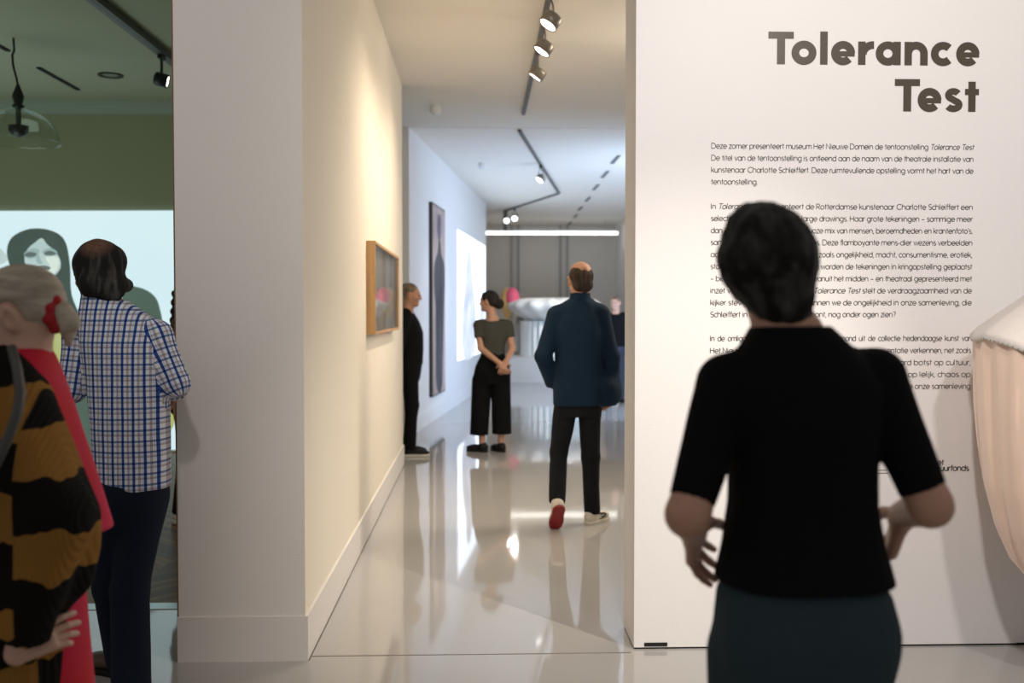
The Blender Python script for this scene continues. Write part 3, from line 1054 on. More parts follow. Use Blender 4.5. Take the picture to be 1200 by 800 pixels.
# ------------------------------------------------------------------ far plinth with its sculpture
pl = MB().box((at(574, 420, 20.5).x, 20.5, 0), (3.0, 23.0, 0.50))
pl.box((at(574, 420, 20.5).x + 0.03, 20.53, 0.50), (2.97, 22.97, 0.503))
tag(pl.build('plinth', M_FARWALL), 'low wide white plinth at the end of the gallery', 'plinth')
Yq = 21.8
cq = at(650, 400, Yq)
root = empty('pleated_sculpture', (cq.x, Yq, 0.504))
tag(root, 'white ruffled sculpture on a pleated pale blue drum standing on the low plinth', 'sculpture')
vs, fs = [], []
n = 132
for zz in (0.0, 0.76):
    for k in range(n):
        a = 2 * math.pi * k / n
        r = 0.74 + 0.022 * math.cos(33 * a)
        vs.append((r * math.cos(a), r * math.sin(a), zz))
fs = [(k, (k + 1) % n, n + (k + 1) % n, n + k) for k in range(n)]
fs += [tuple(range(n - 1, -1, -1)), tuple(range(n, 2 * n))]
mm, nt, b = nodes_of('striped_pleats')
tc = nt.nodes.new('ShaderNodeTexCoord')
sep = nt.nodes.new('ShaderNodeSeparateXYZ')
nt.links.new(tc.outputs['Object'], sep.inputs[0])
an = math_node(nt, 'ARCTAN2', sep.outputs[1], sep.outputs[0])
sn = math_node(nt, 'SINE', math_node(nt, 'MULTIPLY', an, 33.0))
mx = nt.nodes.new('ShaderNodeMix')
mx.data_type = 'RGBA'
mx.inputs[6].default_value = (0.50, 0.66, 0.74, 1)
mx.inputs[7].default_value = (0.88, 0.90, 0.90, 1)
nt.links.new(math_node(nt, 'GREATER_THAN', sn, 0.0), mx.inputs[0])
nt.links.new(mx.outputs[2], b.inputs['Base Color'])
b.inputs['Roughness'].default_value = 0.7
link_mesh('pleated_drum', vs, fs, mm, root)
vs, fs = [], []
n = 96
pr = [(0.50, 0.76), (0.60, 0.78), (0.85, 0.90), (1.0, 1.03), (1.02, 1.12), (0.9, 1.20), (0.6, 1.24), (0.1, 1.25)]
for r0, zz in pr:
    for k in range(n):
        a = 2 * math.pi * k / n
        r = r0 * (1 + 0.04 * math.sin(14 * a))
        vs.append((r * math.cos(a), r * math.sin(a), zz + 0.02 * math.sin(14 * a + 1)))
for i in range(len(pr) - 1):
    for k in range(n):
        fs.append((i * n + k, i * n + (k + 1) % n, (i + 1) * n + (k + 1) % n, (i + 1) * n + k))
fs += [tuple(range(n - 1, -1, -1)), tuple(range((len(pr) - 1) * n, len(pr) * n))]
link_mesh('ruffled_top', vs, fs, mat('bright_white', (0.92, 0.92, 0.90), 0.7), root, True)
pk = at(600, 349, Yq) - Vector(root.location)
Mp = Matrix.Translation((pk.x, 0, pk.z)) @ Matrix.Diagonal((1, 1, 1.35, 1))
MB().lathe([(0.02, -0.17), (0.10, -0.14), (0.155, -0.06), (0.165, 0.03), (0.13, 0.11), (0.06, 0.16), (0.01, 0.17)], 24, Mp).build('pink_head', mat('hot_pink', (0.85, 0.13, 0.24), 0.5), root, True)
Mp2 = Matrix.Translation((pk.x - 0.10, 0.05, pk.z - 0.05)) @ Matrix.Diagonal((1, 1, 1.4, 1))
MB().lathe([(0.03, -0.30), (0.09, -0.20), (0.14, -0.05), (0.15, 0.05), (0.10, 0.16), (0.02, 0.2)], 24, Mp2).build('yellow_hood', mat('warm_yellow', (0.80, 0.50, 0.18), 0.6), root, True)
MB().tube([(pk.x, 0.02, pk.z - 0.2), (pk.x + 0.25, 0.02, 1.05)], [0.07, 0.1], 14).build('neck', bpy.data.materials['warm_yellow'], root, True)
MB().tube([(pk.x + 0.14, 0.1, 0.04), (pk.x + 0.10, 0.1, 0.4), (pk.x + 0.2, 0.1, 0.85)], [0.09, 0.12, 0.06], 14).build('grey_support', mat('support_grey', (0.42, 0.40, 0.36), 0.7, 0.3, 10), root, True)

# ================================================================== people
# ------------------------------------------------------------------ signed-distance sculpting: shapes blend into one continuous surface
def V3(p):
    return np.array(p, dtype=np.float64)


def wobble(P, freq, seed, n=5, stretch=(1, 1, 1)):
    rng = np.random.RandomState(seed)
    s = np.zeros(P.shape[:-1])
    for i in range(n):
        k = rng.normal(size=3)
        k = k / np.linalg.norm(k) * freq * (0.6 + rng.rand()) * np.array(stretch)
        s += np.sin(P @ k + rng.rand() * 6.28)
    return s / n


class Sculpt:
    def __init__(self):
        self.ops = []
        self.disp = None

    def cone(self, a, b, ra, rb, k=0.012, flat=None, squash=None, mode='u'):
        """tapered limb; flat=(at_a, at_b) cuts its ends square; squash=(axis, factor) flattens the section along axis"""
        a, b = V3(a), V3(b)
        m = max(ra, rb)

        def f(P):
            if squash is not None:
                ax, fac = V3(squash[0]), squash[1]
                ax = ax / np.linalg.norm(ax)
                Q = P - a
                Q = Q + (Q @ ax)[..., None] * ax * (1 / fac - 1)
                d_ = b - a
                d_ = d_ + (d_ @ ax) * ax * (1 / fac - 1)
            else:
                Q = P - a
                d_ = b - a
            L2 = d_ @ d_
            tt = (Q @ d_) / L2
            t = np.clip(tt, 0, 1)
            d = np.linalg.norm(Q - t[..., None] * d_, axis=-1) - (ra + (rb - ra) * t)
            if flat:
                L = math.sqrt(L2)
                if flat[0]:
                    d = np.maximum(d, -tt * L)
                if flat[1]:
                    d = np.maximum(d, (tt - 1) * L)
            return d
        lo, hi = np.minimum(a, b) - m, np.maximum(a, b) + m
        self.ops.append((mode, f, lo, hi, k))
        return self

    def ell(self, c, r, R=None, k=0.012, mode='u'):
        c, r = V3(c), V3(r)
        R = np.eye(3) if R is None else np.array(R)

        def f(P):
            Q = (P - c) @ R
            k0 = np.linalg.norm(Q / r, axis=-1)
            k1 = np.linalg.norm(Q / (r * r), axis=-1)
            return k0 * (k0 - 1) / np.maximum(k1, 1e-9)
        e = np.sqrt(((R * r[None, :]) ** 2).sum(1))
        self.ops.append((mode, f, c - e, c + e, k))
        return self

    def loft(self, sec, k=0.02, power=2.4, mode='u'):
        """stack of sections (z, cx, cy, rx, ry)"""
        S = np.array(sorted(sec), dtype=np.float64)
        zz = np.linspace(S[0, 0], S[-1, 0], 120)
        cols = []
        for j in range(1, 5):
            y = np.interp(zz, S[:, 0], S[:, j])
            for _ in range(3):
                y[1:-1] = (y[:-2] + 2 * y[1:-1] + y[2:]) / 4
            cols.append(y)

        def f(P):
            z = P[..., 2]
            cx, cy, rx, ry = (np.interp(z, zz, c) for c in cols)
            q = (np.abs((P[..., 0] - cx) / rx) ** power + np.abs((P[..., 1] - cy) / ry) ** power) ** (1 / power)
            d = (q - 1) * np.minimum(rx, ry) * 0.9
            return np.maximum(d, np.maximum(S[0, 0] - z, z - S[-1, 0]))
        lo = np.array([(S[:, 1] - S[:, 3]).min(), (S[:, 2] - S[:, 4]).min(), S[0, 0]])
        hi = np.array([(S[:, 1] + S[:, 3]).max(), (S[:, 2] + S[:, 4]).max(), S[-1, 0]])
        self.ops.append((mode, f, lo, hi, k))
        return self

    def box(self, c, h, R=None, rnd=0.004, k=0.006, mode='u'):
        c, h = V3(c), V3(h)
        R = np.eye(3) if R is None else np.array(R)

        def f(P):
            q = np.abs((P - c) @ R) - (h - rnd)
            return np.linalg.norm(np.maximum(q, 0), axis=-1) + np.minimum(q.max(-1), 0) - rnd
        e = np.abs(R) @ h
        self.ops.append((mode, f, c - e, c + e, k))
        return self

    def cut(self, point, normal):
        """keep the side the normal points away from"""
        p, n = V3(point), V3(normal)
        n = n / np.linalg.norm(n)
        self.ops.append(('i', lambda P: (P - p) @ n, None, None, 0.0))
        return self

    def mesh(self, res, lo=None, hi=None):
        us = [o for o in self.ops if o[0] == 'u']
        pad = res * 3 + 0.012
        lo = np.min([o[2] for o in us], 0) - pad if lo is None else V3(lo)
        hi = np.max([o[3] for o in us], 0) + pad if hi is None else V3(hi)
        ax = [np.arange(lo[i], hi[i] + res, res) for i in range(3)]
        shp = tuple(len(a) for a in ax)
        D = np.full(shp, 0.5)
        for mode, f, l, h, k in self.ops:
            if l is None:
                sl = tuple(slice(0, n) for n in shp)
            else:
                e = k * 1.2 + res * 2.5
                sl = tuple(slice(max(0, int(np.searchsorted(ax[i], l[i] - e)) - 1), min(shp[i], int(np.searchsorted(ax[i], h[i] + e)) + 1)) for i in range(3))
            if any(s.stop <= s.start for s in sl):
                continue
            P = np.stack(np.meshgrid(ax[0][sl[0]], ax[1][sl[1]], ax[2][sl[2]], indexing='ij'), -1)
            d = f(P)
            A = D[sl]
            kk = max(k, 1e-5)
            if mode == 'u':
                hh = np.clip(0.5 + 0.5 * (A - d) / kk, 0, 1)
                D[sl] = A * (1 - hh) + d * hh - kk * hh * (1 - hh)
            elif mode == 's':
                hh = np.clip(0.5 - 0.5 * (A + d) / kk, 0, 1)
                D[sl] = A * (1 - hh) - d * hh + kk * hh * (1 - hh)
            else:
                D[sl] = np.maximum(A, d)
        if self.disp is not None:
            near = np.abs(D) < 0.06
            idx = np.nonzero(near)
            P = np.stack([ax[i][idx[i]] for i in range(3)], -1)
            D[idx] += self.disp(P)
        D[0] = D[-1] = 0.5
        D[:, 0] = D[:, -1] = 0.5
        D[:, :, 0] = D[:, :, -1] = 0.5
        return surface_nets(D, ax)


def surface_nets(D, ax):
    S = D < 0
    nx, ny, nz = D.shape
    cnt = np.zeros((nx - 1, ny - 1, nz - 1), dtype=np.int8)
    for i in (0, 1):
        for j in (0, 1):
            for k in (0, 1):
                cnt += S[i:nx - 1 + i, j:ny - 1 + j, k:nz - 1 + k]
    I, J, K = np.nonzero((cnt > 0) & (cnt < 8))
    idm = np.full(cnt.shape, -1, dtype=np.int64)
    idm[I, J, K] = np.arange(len(I))
    acc = np.zeros((len(I), 3))
    num = np.zeros(len(I))
    corners = [(i, j, k) for i in (0, 1) for j in (0, 1) for k in (0, 1)]
    for a in corners:
        for d in range(3):
            if a[d]:
                continue
            b = list(a)
            b[d] = 1
            d0 = D[I + a[0], J + a[1], K + a[2]]
            d1 = D[I + b[0], J + b[1], K + b[2]]
            m = (d0 < 0) != (d1 < 0)
            t = np.where(m, d0 / np.where(m, d0 - d1, 1), 0)
            p = [np.full(len(I), float(a[q])) for q in range(3)]
            p[d] = p[d] + t
            for q in range(3):
                acc[:, q] += np.where(m, p[q], 0)
            num += m
    acc /= num[:, None]
    st = [a[1] - a[0] for a in ax]
    Vt = np.stack([ax[0][I] + acc[:, 0] * st[0], ax[1][J] + acc[:, 1] * st[1], ax[2][K] + acc[:, 2] * st[2]], -1)
    faces = []
    # edges along each axis
    for d in range(3):
        a = [slice(None)] * 3
        b = [slice(None)] * 3
        a[d] = slice(0, -1)
        b[d] = slice(1, None)
        s0, s1 = S[tuple(a)], S[tuple(b)]
        E = np.stack(np.nonzero(s0 != s1), -1)
        if not len(E):
            continue
        o1, o2 = [(1, 2), (2, 0), (0, 1)][d]
        ok = (E[:, o1] > 0) & (E[:, o2] > 0) & (E[:, o1] < D.shape[o1] - 1) & (E[:, o2] < D.shape[o2] - 1)
        E = E[ok]
        ins = s0[E[:, 0], E[:, 1], E[:, 2]]

        def cell(x1, x2):
            c = E.copy()
            c[:, o1] -= x1
            c[:, o2] -= x2
            return idm[c[:, 0], c[:, 1], c[:, 2]]
        q = np.stack([cell(1, 1), cell(0, 1), cell(0, 0), cell(1, 0)], -1)
        q[~ins] = q[~ins][:, ::-1]
        faces.append(q)
    return Vt, np.concatenate(faces)


def quad_mesh(name, parts, m, parent, uv=None):
    """parts: list of (verts, quads) joined in one object"""
    vs, fs, n = [], [], 0
    for v, f in parts:
        vs.append(v)
        fs.append(f + n)
        n += len(v)
    Vt, Q = np.concatenate(vs), np.concatenate(fs)
    me = bpy.data.meshes.new(name)
    me.vertices.add(len(Vt))
    me.vertices.foreach_set('co', Vt.ravel())
    me.loops.add(len(Q) * 4)
    me.loops.foreach_set('vertex_index', Q.ravel().astype(np.int32))
    me.polygons.add(len(Q))
    me.polygons.foreach_set('loop_start', np.arange(0, len(Q) * 4, 4, dtype=np.int32))
    me.polygons.foreach_set('use_smooth', np.ones(len(Q), dtype=bool))
    if uv is not None:
        lay = me.uv_layers.new(name='cloth')
        cen = Vt[Q].mean(1)
        lay.data.foreach_set('uv', uv(Vt[Q], cen).reshape(-1, 2).ravel())
    me.update(calc_edges=True)
    me.validate()
    o = bpy.data.objects.new(name, me)
    COL.objects.link(o)
    me.materials.append(m)
    o.parent = parent
    return o


def rot(yaw=0, pitch=0, roll=0):
    """head or foot frame: yaw to the left +, pitch up +, roll to the right + (degrees)"""
    R = Matrix.Rotation(math.radians(yaw), 3, 'Z') @ Matrix.Rotation(math.radians(pitch), 3, 'X') @ Matrix.Rotation(math.radians(roll), 3, 'Y')
    return np.array(R)


def head(S, c, R, neck, s=1.0, female=False, neck_r=0.056):
    c = V3(c)

    def W(*p):
        return c + R @ (V3(p) * s)

    def r(*q):
        return tuple(x * s for x in q)
    S.ell(W(0, -.014, .030), r(.073, .094, .083), R, .02 * s)
    S.ell(W(0, .030, -.022), r(.060, .064, .085), R, .03 * s)
    S.ell(W(0, .038, -.062), r(.047, .050, .048), R, .02 * s)
    S.cone(W(-.030, .072, .026), W(.030, .072, .026), .018 * s, .018 * s, .02 * s)
    for e in (-1, 1):
        S.ell(W(e * .031, .098, .006), r(.016, .012, .011), R, .012 * s, 's')
        S.ell(W(e * .031, .080, .006), r(.013, .012, .011), R, .004 * s)
        S.ell(W(e * .044, .062, -.024), r(.022, .022, .018), R, .02 * s)
        S.ell(W(e * .076, -.004, -.006), r(.010, .021, .033), R @ rot(0, -12, e * 14), .008 * s)
        S.ell(W(e * .083, .001, -.006), r(.006, .011, .019), R @ rot(0, -12, e * 14), .006 * s, 's')
    S.cone(W(0, .088, .016), W(0, .108, -.022), .009 * s, .013 * s, .012 * s)
    for e in (-1, 1):
        S.ell(W(e * .011, .096, -.026), r(.009, .010, .008), R, .006 * s)
    S.ell(W(0, .086, -.050), r(.023, .012, .006), R, .005 * s)
    S.ell(W(0, .085, -.061), r(.020, .012, .007), R, .005 * s)
    S.ell(W(0, .090, -.0555), r(.022, .006, .0016), R, .003 * s, 's')
    S.ell(W(0, .078, -.088), r(.022, .018, .016), R, .016 * s)
    nt_ = W(0, -.018, -.045)
    S.cone(neck, nt_, neck_r * 1.12, neck_r, .035)
    return W


def hand(S, wrist, u, palm, thumb, curl=(20, 24, 26, 30), s=1.0, spread=(6, 1, -4, -9), flex=0.8):
    """wrist point, finger direction u, palm-facing direction, thumb side; curl in degrees per knuckle (index..little)"""
    u = V3(u) / np.linalg.norm(u)
    w = V3(palm) - (V3(palm) @ u) * u
    w /= np.linalg.norm(w)
    v = np.cross(w, u)
    if v @ V3(thumb) < 0:
        v = -v

    def H(a, b, c):
        return V3(wrist) + (u * a + v * b + w * c) * s
    k = .010 * s
    for b in (.026, .009, -.009, -.025):
        S.cone(H(.0, b * .6, 0), H(.088 - abs(b) * .12, b * 1.05, -.002), .0155 * s, .0125 * s, k)
    L = [(.044, .026, .021), (.049, .030, .022), (.045, .027, .021), (.035, .020, .018)]
    for i, b in enumerate((.028, .009, -.010, -.027)):
        p = H(.088 - abs(b) * .12, b * 1.05, -.002)
        sp = math.radians(spread[i])
        d0 = u * math.cos(sp) + v * math.sin(sp)
        ang = 0.0
        rr = (.0094, .0098, .0093, .0082)[i] * s
        for j, l in enumerate(L[i]):
            ang += math.radians(curl[i] * (1.0, flex, flex * .7)[j])
            d = d0 * math.cos(ang) + w * math.sin(ang)
            q = p + d * l * s
            S.cone(p, q, rr * (1.06 - .08 * j), rr * (.98 - .09 * j), .003 * s)
            p = q
    p = H(.020, .022, .008)
    for (l, da, db, dc, ra, rb) in ((.044, .62, .70, .34, .0150, .0120), (.034, .84, .42, .34, .0118, .0105), (.028, .93, .22, .30, .0103, .0082)):
        d = u * da + v * db + w * dc
        d /= np.linalg.norm(d)
        q = p + d * l * s
        S.cone(p, q, ra * s, rb * s, .006 * s)
        p = q
    return S


def shoe(parent, ankle, yaw, pitch, mats, s=1.0, sole_t=0.022, sole_mat=None, low=True, laces=True, name='shoe', toe=0.19):
    """ankle: the point above the heel where the leg comes in; yaw to the left +, pitch > 0 lifts the heel"""
    R = rot(yaw, -pitch, 0)
    a = V3(ankle)

    def W(*p):
        return a + R @ (V3(p) * s)

    def r(*q):
        return tuple(x * s for x in q)
    z = -.075
    U = Sculpt()
    U.ell(W(0, -.028, z + .030), r(.036, .044, .036), R, .02)
    U.ell(W(0, .055, z + .028), r(.040, .085, .030), R, .03)
    U.ell(W(0, .125, z + .020), r(.044, .070, .024), R, .03)
    U.cone(W(0, -.012, z + .03), W(0, -.006, z + (.075 if low else .11)), .038 * s, .038 * s, .03, flat=(False, True))
    U.cut(W(0, 0, z), R @ V3((0, 0, -1)))
    o = quad_mesh(name, [U.mesh(.006)], mats[0], parent)
    B = Sculpt()
    B.ell(W(0, -.026, z), r(.041, .049, .05), R, .01)
    B.ell(W(0, .050, z), r(.043, .09, .05), R, .03)
    B.ell(W(0, .122, z), r(.048, .076, .05), R, .03)
    B.cut(W(0, 0, z + .004), R @ V3((0, 0, 1)))
    B.cut(W(0, 0, z - sole_t), R @ V3((0, 0, -1)))
    quad_mesh('sole', [B.mesh(.006)], sole_mat or mats[1], o)
    if laces:
        mb = MB()
        for i in range(4):
            y = .035 + i * .022
            mb.tube([W(-.020, y, z + .058 - i * .004), W(0, y + .006, z + .066 - i * .0045), W(.020, y, z + .058 - i * .004)], .0028, 6)
        for e in (-1, 1):
            mb.tube([W(0, .03, z + .068), W(e * .022, .02, z + .082), W(e * .034, .012, z + .07), W(e * .016, .026, z + .066)], .0024, 6)
        mb.build('lace', mats[2] if len(mats) > 2 else mats[1], o, True)
    return o, W, R


class Fig:
    def __init__(self, px, Y, label, group=None, name='person'):
        self.X = at(px, 400, Y).x
        self.Y = Y
        self.root = empty(name, (self.X, Y, 0))
        tag(self.root, label, 'person', group)

    def j(self, px, py, dy=0.0):
        p = at(px, py, self.Y + dy)
        return np.array([p.x - self.X, p.y - self.Y, p.z])


def skin_mat(name, col, rough=0.5):
    m = mat(name, col, rough, 0.12, 30, 0.08, 300)
    b = m.node_tree.nodes['Principled BSDF']
    b.inputs['Subsurface Weight'].default_value = 0.12
    b.inputs['Subsurface Radius'].default_value = (0.02, 0.008, 0.004)
    return m


SK_FAIR = skin_mat('skin_fair', (0.52, 0.29, 0.20))
SK_TAN = skin_mat('skin_tan', (0.44, 0.22, 0.13))
SK_PALE = skin_mat('skin_pale', (0.58, 0.36, 0.27))


def body_limbs(S, J, arm=(.042, .036, .024), leg=(.080, .054, .036), k=.02):
    leg = (.060, .044, .034)
    for e in 'LR':
        S.cone(J['sh' + e], J['el' + e], arm[0], arm[1], k)
        S.cone(J['el' + e], J['wr' + e], arm[1] * 1.02, arm[2], .012)
        S.cone(J['hip' + e], J['kn' + e], leg[0], leg[1], k)
        S.cone(J['kn' + e], J['an' + e], leg[1] * .98, leg[2], .02)
        q = V3(J['an' + e]) - V3(J['kn' + e])
        S.cone(V3(J['kn' + e]) + q * .25, V3(J['kn' + e]) + q * .5, .044, .040, .02)


def hand_part(J, e, u, palm, thumb, curl, res=.003, s=1.0, spread=(6, 1, -4, -9), arm_r=.024):
    S = Sculpt()
    w = V3(J['wr' + e])
    el = V3(J['el' + e])
    d = (w - el) / np.linalg.norm(w - el)
    S.cone(w - d * .05, w + V3(u) / np.linalg.norm(u) * .015, arm_r, arm_r * .92, .012)
    hand(S, w, u, palm, thumb, curl, s, spread)
    return S.mesh(res)


def hair_mat(name, c1, c2, scale=26, stretch=(1, 1, .25), lo=.35, hi=.7):
    m = two_tone(name, c1, c2, scale, lo, hi, 0.7, stretch, 5, 0.6, 0.6)
    m.node_tree.nodes['Principled BSDF'].inputs['Specular IOR Level'].default_value = 0.25
    return m


def hair_noise(amp, f1, seed, fine=.5, stretch=(1, 1, .35)):
    return lambda P: -amp * wobble(P, f1, seed, 6, stretch) - amp * fine * wobble(P, f1 * 2.7, seed + 1, 6, stretch)


def folds(amp, freq, seed, stretch=(1, 1, .5), fine=.4):
    return lambda P: amp * wobble(P, freq, seed, 5, stretch) + amp * fine * wobble(P, freq * 2.2, seed + 3, 5, stretch)


def xs(F, px, z, dy=0.0):
    """local x of column px at depth offset dy"""
    return at(px, 400, F.Y + dy).x - F.X


def zz(F, py):
    return at(600, py, F.Y).z


# ------------------------------------------------------------------ 1: person in black reading the wall text
F = Fig(940, 1.795, 'person with short dark hair in black top and dark teal trousers facing the text wall')
J = dict(neck=F.j(925, 396), shL=F.j(852, 450), shR=F.j(1026, 444), elL=F.j(806, 603, -.07), elR=F.j(1090, 592, -.06), wrL=F.j(813, 624, .05), wrR=F.j(1058, 602, .08),
         hipL=V3((-.08, 0, .84)), hipR=V3((.08, 0, .84)), knL=V3((-.085, .015, .46)), knR=V3((.085, .015, .46)), anL=V3((-.09, -.02, .085)), anR=V3((.09, -.02, .085)))
sec = [(.70, .0, 0, .14, .10), (.85, .0, -.01, .155, .12), (.967, .006, 0, .150, .108), (1.028, .003, 0, .132, .098), (1.10, .002, 0, .120, .090), (1.168, .003, 0, .119, .090),
       (1.25, .0, -.005, .124, .095), (1.32, -.002, -.01, .128, .085), (1.365, -.008, -.01, .104, .066), (1.40, -.018, -.008, .08, .056), (1.43, -.022, 0, .05, .05)]
S = Sculpt()
S.loft([(z, cx, cy, rx * (.84 if z < 1.3 else .9), ry * .84) for z, cx, cy, rx, ry in sec], .02)
body_limbs(S, J, arm=(.046, .038, .026), leg=(.078, .054, .036))
Rh = rot(-4, 14, -16)
Hc = F.j(903, 318, .02)
Wd = head(S, Hc, Rh, V3(J['neck']) + V3((0, 0, -.03)), 1.0, True, .052)
for e in 'LR':
    S.cone(V3(J['an' + e]) + V3((0, 0, -.05)), V3(J['an' + e]) + V3((0, .14, -.065)), .03, .022, .02)
parts = [S.mesh(.0065)]
parts.append(hand_part(J, 'L', (.20, .74, -.58), (.75, -.5, .0), (.55, .6, .2), (12, 16, 20, 24), .0026, .92, (12, 3, -8, -18), .026))
parts.append(hand_part(J, 'R', (-.07, .48, -.82), (-.9, .2, .3), (-.1, .5, .7), (22, 26, 30, 34), .0026, .95, (6, 1, -4, -9), .026))
quad_mesh('body', parts, SK_FAIR, F.root)
S = Sculpt()
S.ell(Wd(-.002, -.014, .030), (.088, .104, .098), Rh, .02)
S.ell(Wd(.004, -.056, -.036), (.050, .050, .060), Rh, .03)
S.ell(Wd(.006, -.050, -.088), (.030, .030, .034), Rh, .03)
S.ell(Wd(-.040, -.045, .045), (.052, .060, .050), Rh, .02)
S.ell(Wd(-.016, -.03, .110), (.040, .05, .024), Rh, .03)
S.ell(Wd(0, .105, -.045), (.075, .08, .095), Rh, .02, 's')
nz = hair_noise(.0058, 75, 5, .6, (1, 1, .6))


def swirl(P):
    c = Wd(.0, -.112, .035)
    q = (P - c) @ Rh
    r = np.sqrt(q[..., 0] ** 2 + q[..., 2] ** 2)
    a = np.arctan2(q[..., 2], q[..., 0])
    near = np.exp(-(r / .055) ** 2) * (q[..., 1] < .08)
    return nz(P) + .006 * near * np.exp(-(r / .012) ** 2) - .0028 * near * np.sin(5 * a + r * 160)


S.disp = swirl
quad_mesh('hair', [S.mesh(.0034)], hair_mat('hair_black_grey', (0.005, 0.005, 0.0046), (0.085, 0.082, 0.074), 24, (1, 1, .6), .46, .80), F.root)
S = Sculpt()
top = [(z, cx, cy, rx + .011, ry + .016) for z, cx, cy, rx, ry in sec if z > .96]
top[0] = (.960, .006, 0, .159, .130)
S.loft(top[:-1] + [(1.425, -.022, 0, .070, .066)], .03)
for e, f in (('L', .90), ('R', .88)):
    a, b = V3(J['sh' + e]), V3(J['el' + e])
    S.cone(a, a + (b - a) * f, .056, .041, .014, flat=(False, True))
S.cone(J['shL'], J['neck'] + V3((-.03, 0, -.040)), .045, .040, .02)
S.cone(J['shR'], J['neck'] + V3((.03, 0, -.040)), .045, .040, .02)
S.disp = folds(.0028, 22, 11, (1, 1, .8))
S.cone(V3(J['neck']) + V3((0, .004, -.02)), V3(J['neck']) + V3((-.006, .01, .12)), .056, .062, .006, mode='s')
M_BLACKCLOTH = mat('black_jersey', (0.006, 0.006, 0.0065), 0.95, 0.2, 60, 0.3, 500, spec=.12)
quad_mesh('top', [S.mesh(.0055)], M_BLACKCLOTH, F.root)
S = Sculpt()
S.loft([(.70, 0, 0, .150, .115), (.80, 0, -.01, .158, .128), (.88, .002, -.012, .158, .132), (.94, .004, -.006, .152, .122), (.97, .004, -.004, .135, .105), (1.0, .004, 0, .118, .095)], .03, 2.6)
for e, sx in (('L', -1), ('R', 1)):
    S.cone(V3((sx * .083, 0, .82)), V3((sx * .088, .012, .46)), .088, .070, .012)
    S.cone(V3((sx * .088, .012, .46)), V3((sx * .09, -.01, .075)), .070, .062, .02, flat=(False, True))
    S.ell(V3((sx * .072, -.062, .865)), (.078, .070, .085), None, .03)
S.cone((0, -.16, .835), (0, -.12, .60), .004, .03, .03, mode='s')
S.disp = folds(.0022, 26, 21, (1, 1, .6))
quad_mesh('trousers', [S.mesh(.0065)], mat('dark_teal_wool', (0.030, 0.050, 0.060), 0.9, 0.12, 40, 0.3, 400, spec=.2), F.root)
M_SHOE = mat('black_leather', (0.008, 0.0075, 0.0075), 0.6, spec=.25)
for e in 'LR':
    shoe(F.root, J['an' + e] + V3((0, 0, .012)), {'L': 8, 'R': -8}[e], 0, (M_SHOE, M_SHOE, M_BLACK))

# ------------------------------------------------------------------ 2: person in checked shirt
F = Fig(150, 3.765, 'person in blue and white checked shirt and dark jeans, seen from behind')
J = dict(neck=F.j(118, 352, .03), shL=F.j(93, 393, .03), shR=F.j(184, 393, -.01), elL=F.j(84, 455, .0), elR=F.j(207, 449, -.02), wrL=F.j(96, 448, .24), wrR=F.j(198, 462, .22),
         hipL=F.j(127, 580, -.01), hipR=F.j(170, 580, .02), knL=F.j(131, 688, .08), knR=F.j(152, 690, -.02), anL=F.j(147, 765, .24), anR=F.j(154, 797, -.04))
J['anL'][2] = .085
J['anR'][2] = .085
sec = [(.72, .0, 0, .13, .10), (.80, .010, 0, .125, .10), (1.0, .006, 0, .122, .098), (1.2, .0, 0, .130, .10), (1.33, -.012, .0, .142, .095), (1.40, -.03, .005, .135, .075), (1.45, -.06, .015, .10, .068), (1.51, -.098, .03, .055, .055)]
S = Sculpt()
S.loft([(z, cx, cy, rx * (.84 if z < 1.3 else .9), ry * .84) for z, cx, cy, rx, ry in sec], .02)
body_limbs(S, J, arm=(.038, .036, .028), leg=(.078, .054, .036))
Rh = rot(32, -10, 2)
Hc = F.j(116, 320, .05)
Wd = head(S, Hc, Rh, V3(J['neck']) + V3((0, 0, -.04)), 1.08)
for e, d in (('L', V3((-.1, .1, -.06))), ('R', V3((0, .14, -.065)))):
    S.cone(V3(J['an' + e]) + V3((0, 0, -.05)), V3(J['an' + e]) + d, .03, .022, .02)
parts = [S.mesh(.007)]
parts.append(hand_part(J, 'L', (.3, .9, -.1), (.5, 0, -.8), (.5, 0, .5), (25, 30, 34, 38), .0034))
parts.append(hand_part(J, 'R', (-.3, .9, -.1), (-.5, 0, -.8), (-.5, 0, .5), (25, 30, 34, 38), .0034))
quad_mesh('body', parts, SK_TAN, F.root)
S = Sculpt()
S.ell(Wd(0, -.018, .030), (.094, .106, .092), Rh, .02)
S.ell(Wd(0, -.050, -.035), (.086, .062, .062), Rh, .03)
S.ell(Wd(.082, -.040, -.048), (.030, .034, .030), Rh, .02)
S.ell(Wd(-.045, -.050, -.065), (.030, .032, .034), Rh, .03)
S.ell(Wd(.02, -.075, -.075), (.050, .032, .040), Rh, .03)
S.ell(Wd(0, .115, -.045), (.100, .095, .110), Rh, .02, 's')
S.ell(Wd(-.098, .040, -.080), (.040, .065, .050), Rh, .012, 's')
for e in (-1, 1):
    S.ell(Wd(e * .098, .012, -.020), (.022, .035, .034), Rh, .01, 's')
S.disp = hair_noise(.0075, 60, 15, .8, (1, 1, .3))
HD = hair_mat('hair_dark_grey', (0.006, 0.0055, 0.005), (0.10, 0.095, 0.085), 34, (1, 1, .18), .48, .82)
nt = HD.node_tree
b = nt.nodes['Principled BSDF']
src = b.inputs['Base Color'].links[0].from_socket
tc = nt.nodes.new('ShaderNodeTexCoord')
vm = nt.nodes.new('ShaderNodeVectorMath')
vm.operation = 'DISTANCE'
vm.inputs[1].default_value = tuple(Wd(-.030, -.092, .092))
nt.links.new(tc.outputs['Object'], vm.inputs[0])
ns = nt.nodes.new('ShaderNodeTexNoise')
ns.inputs['Scale'].default_value = 60
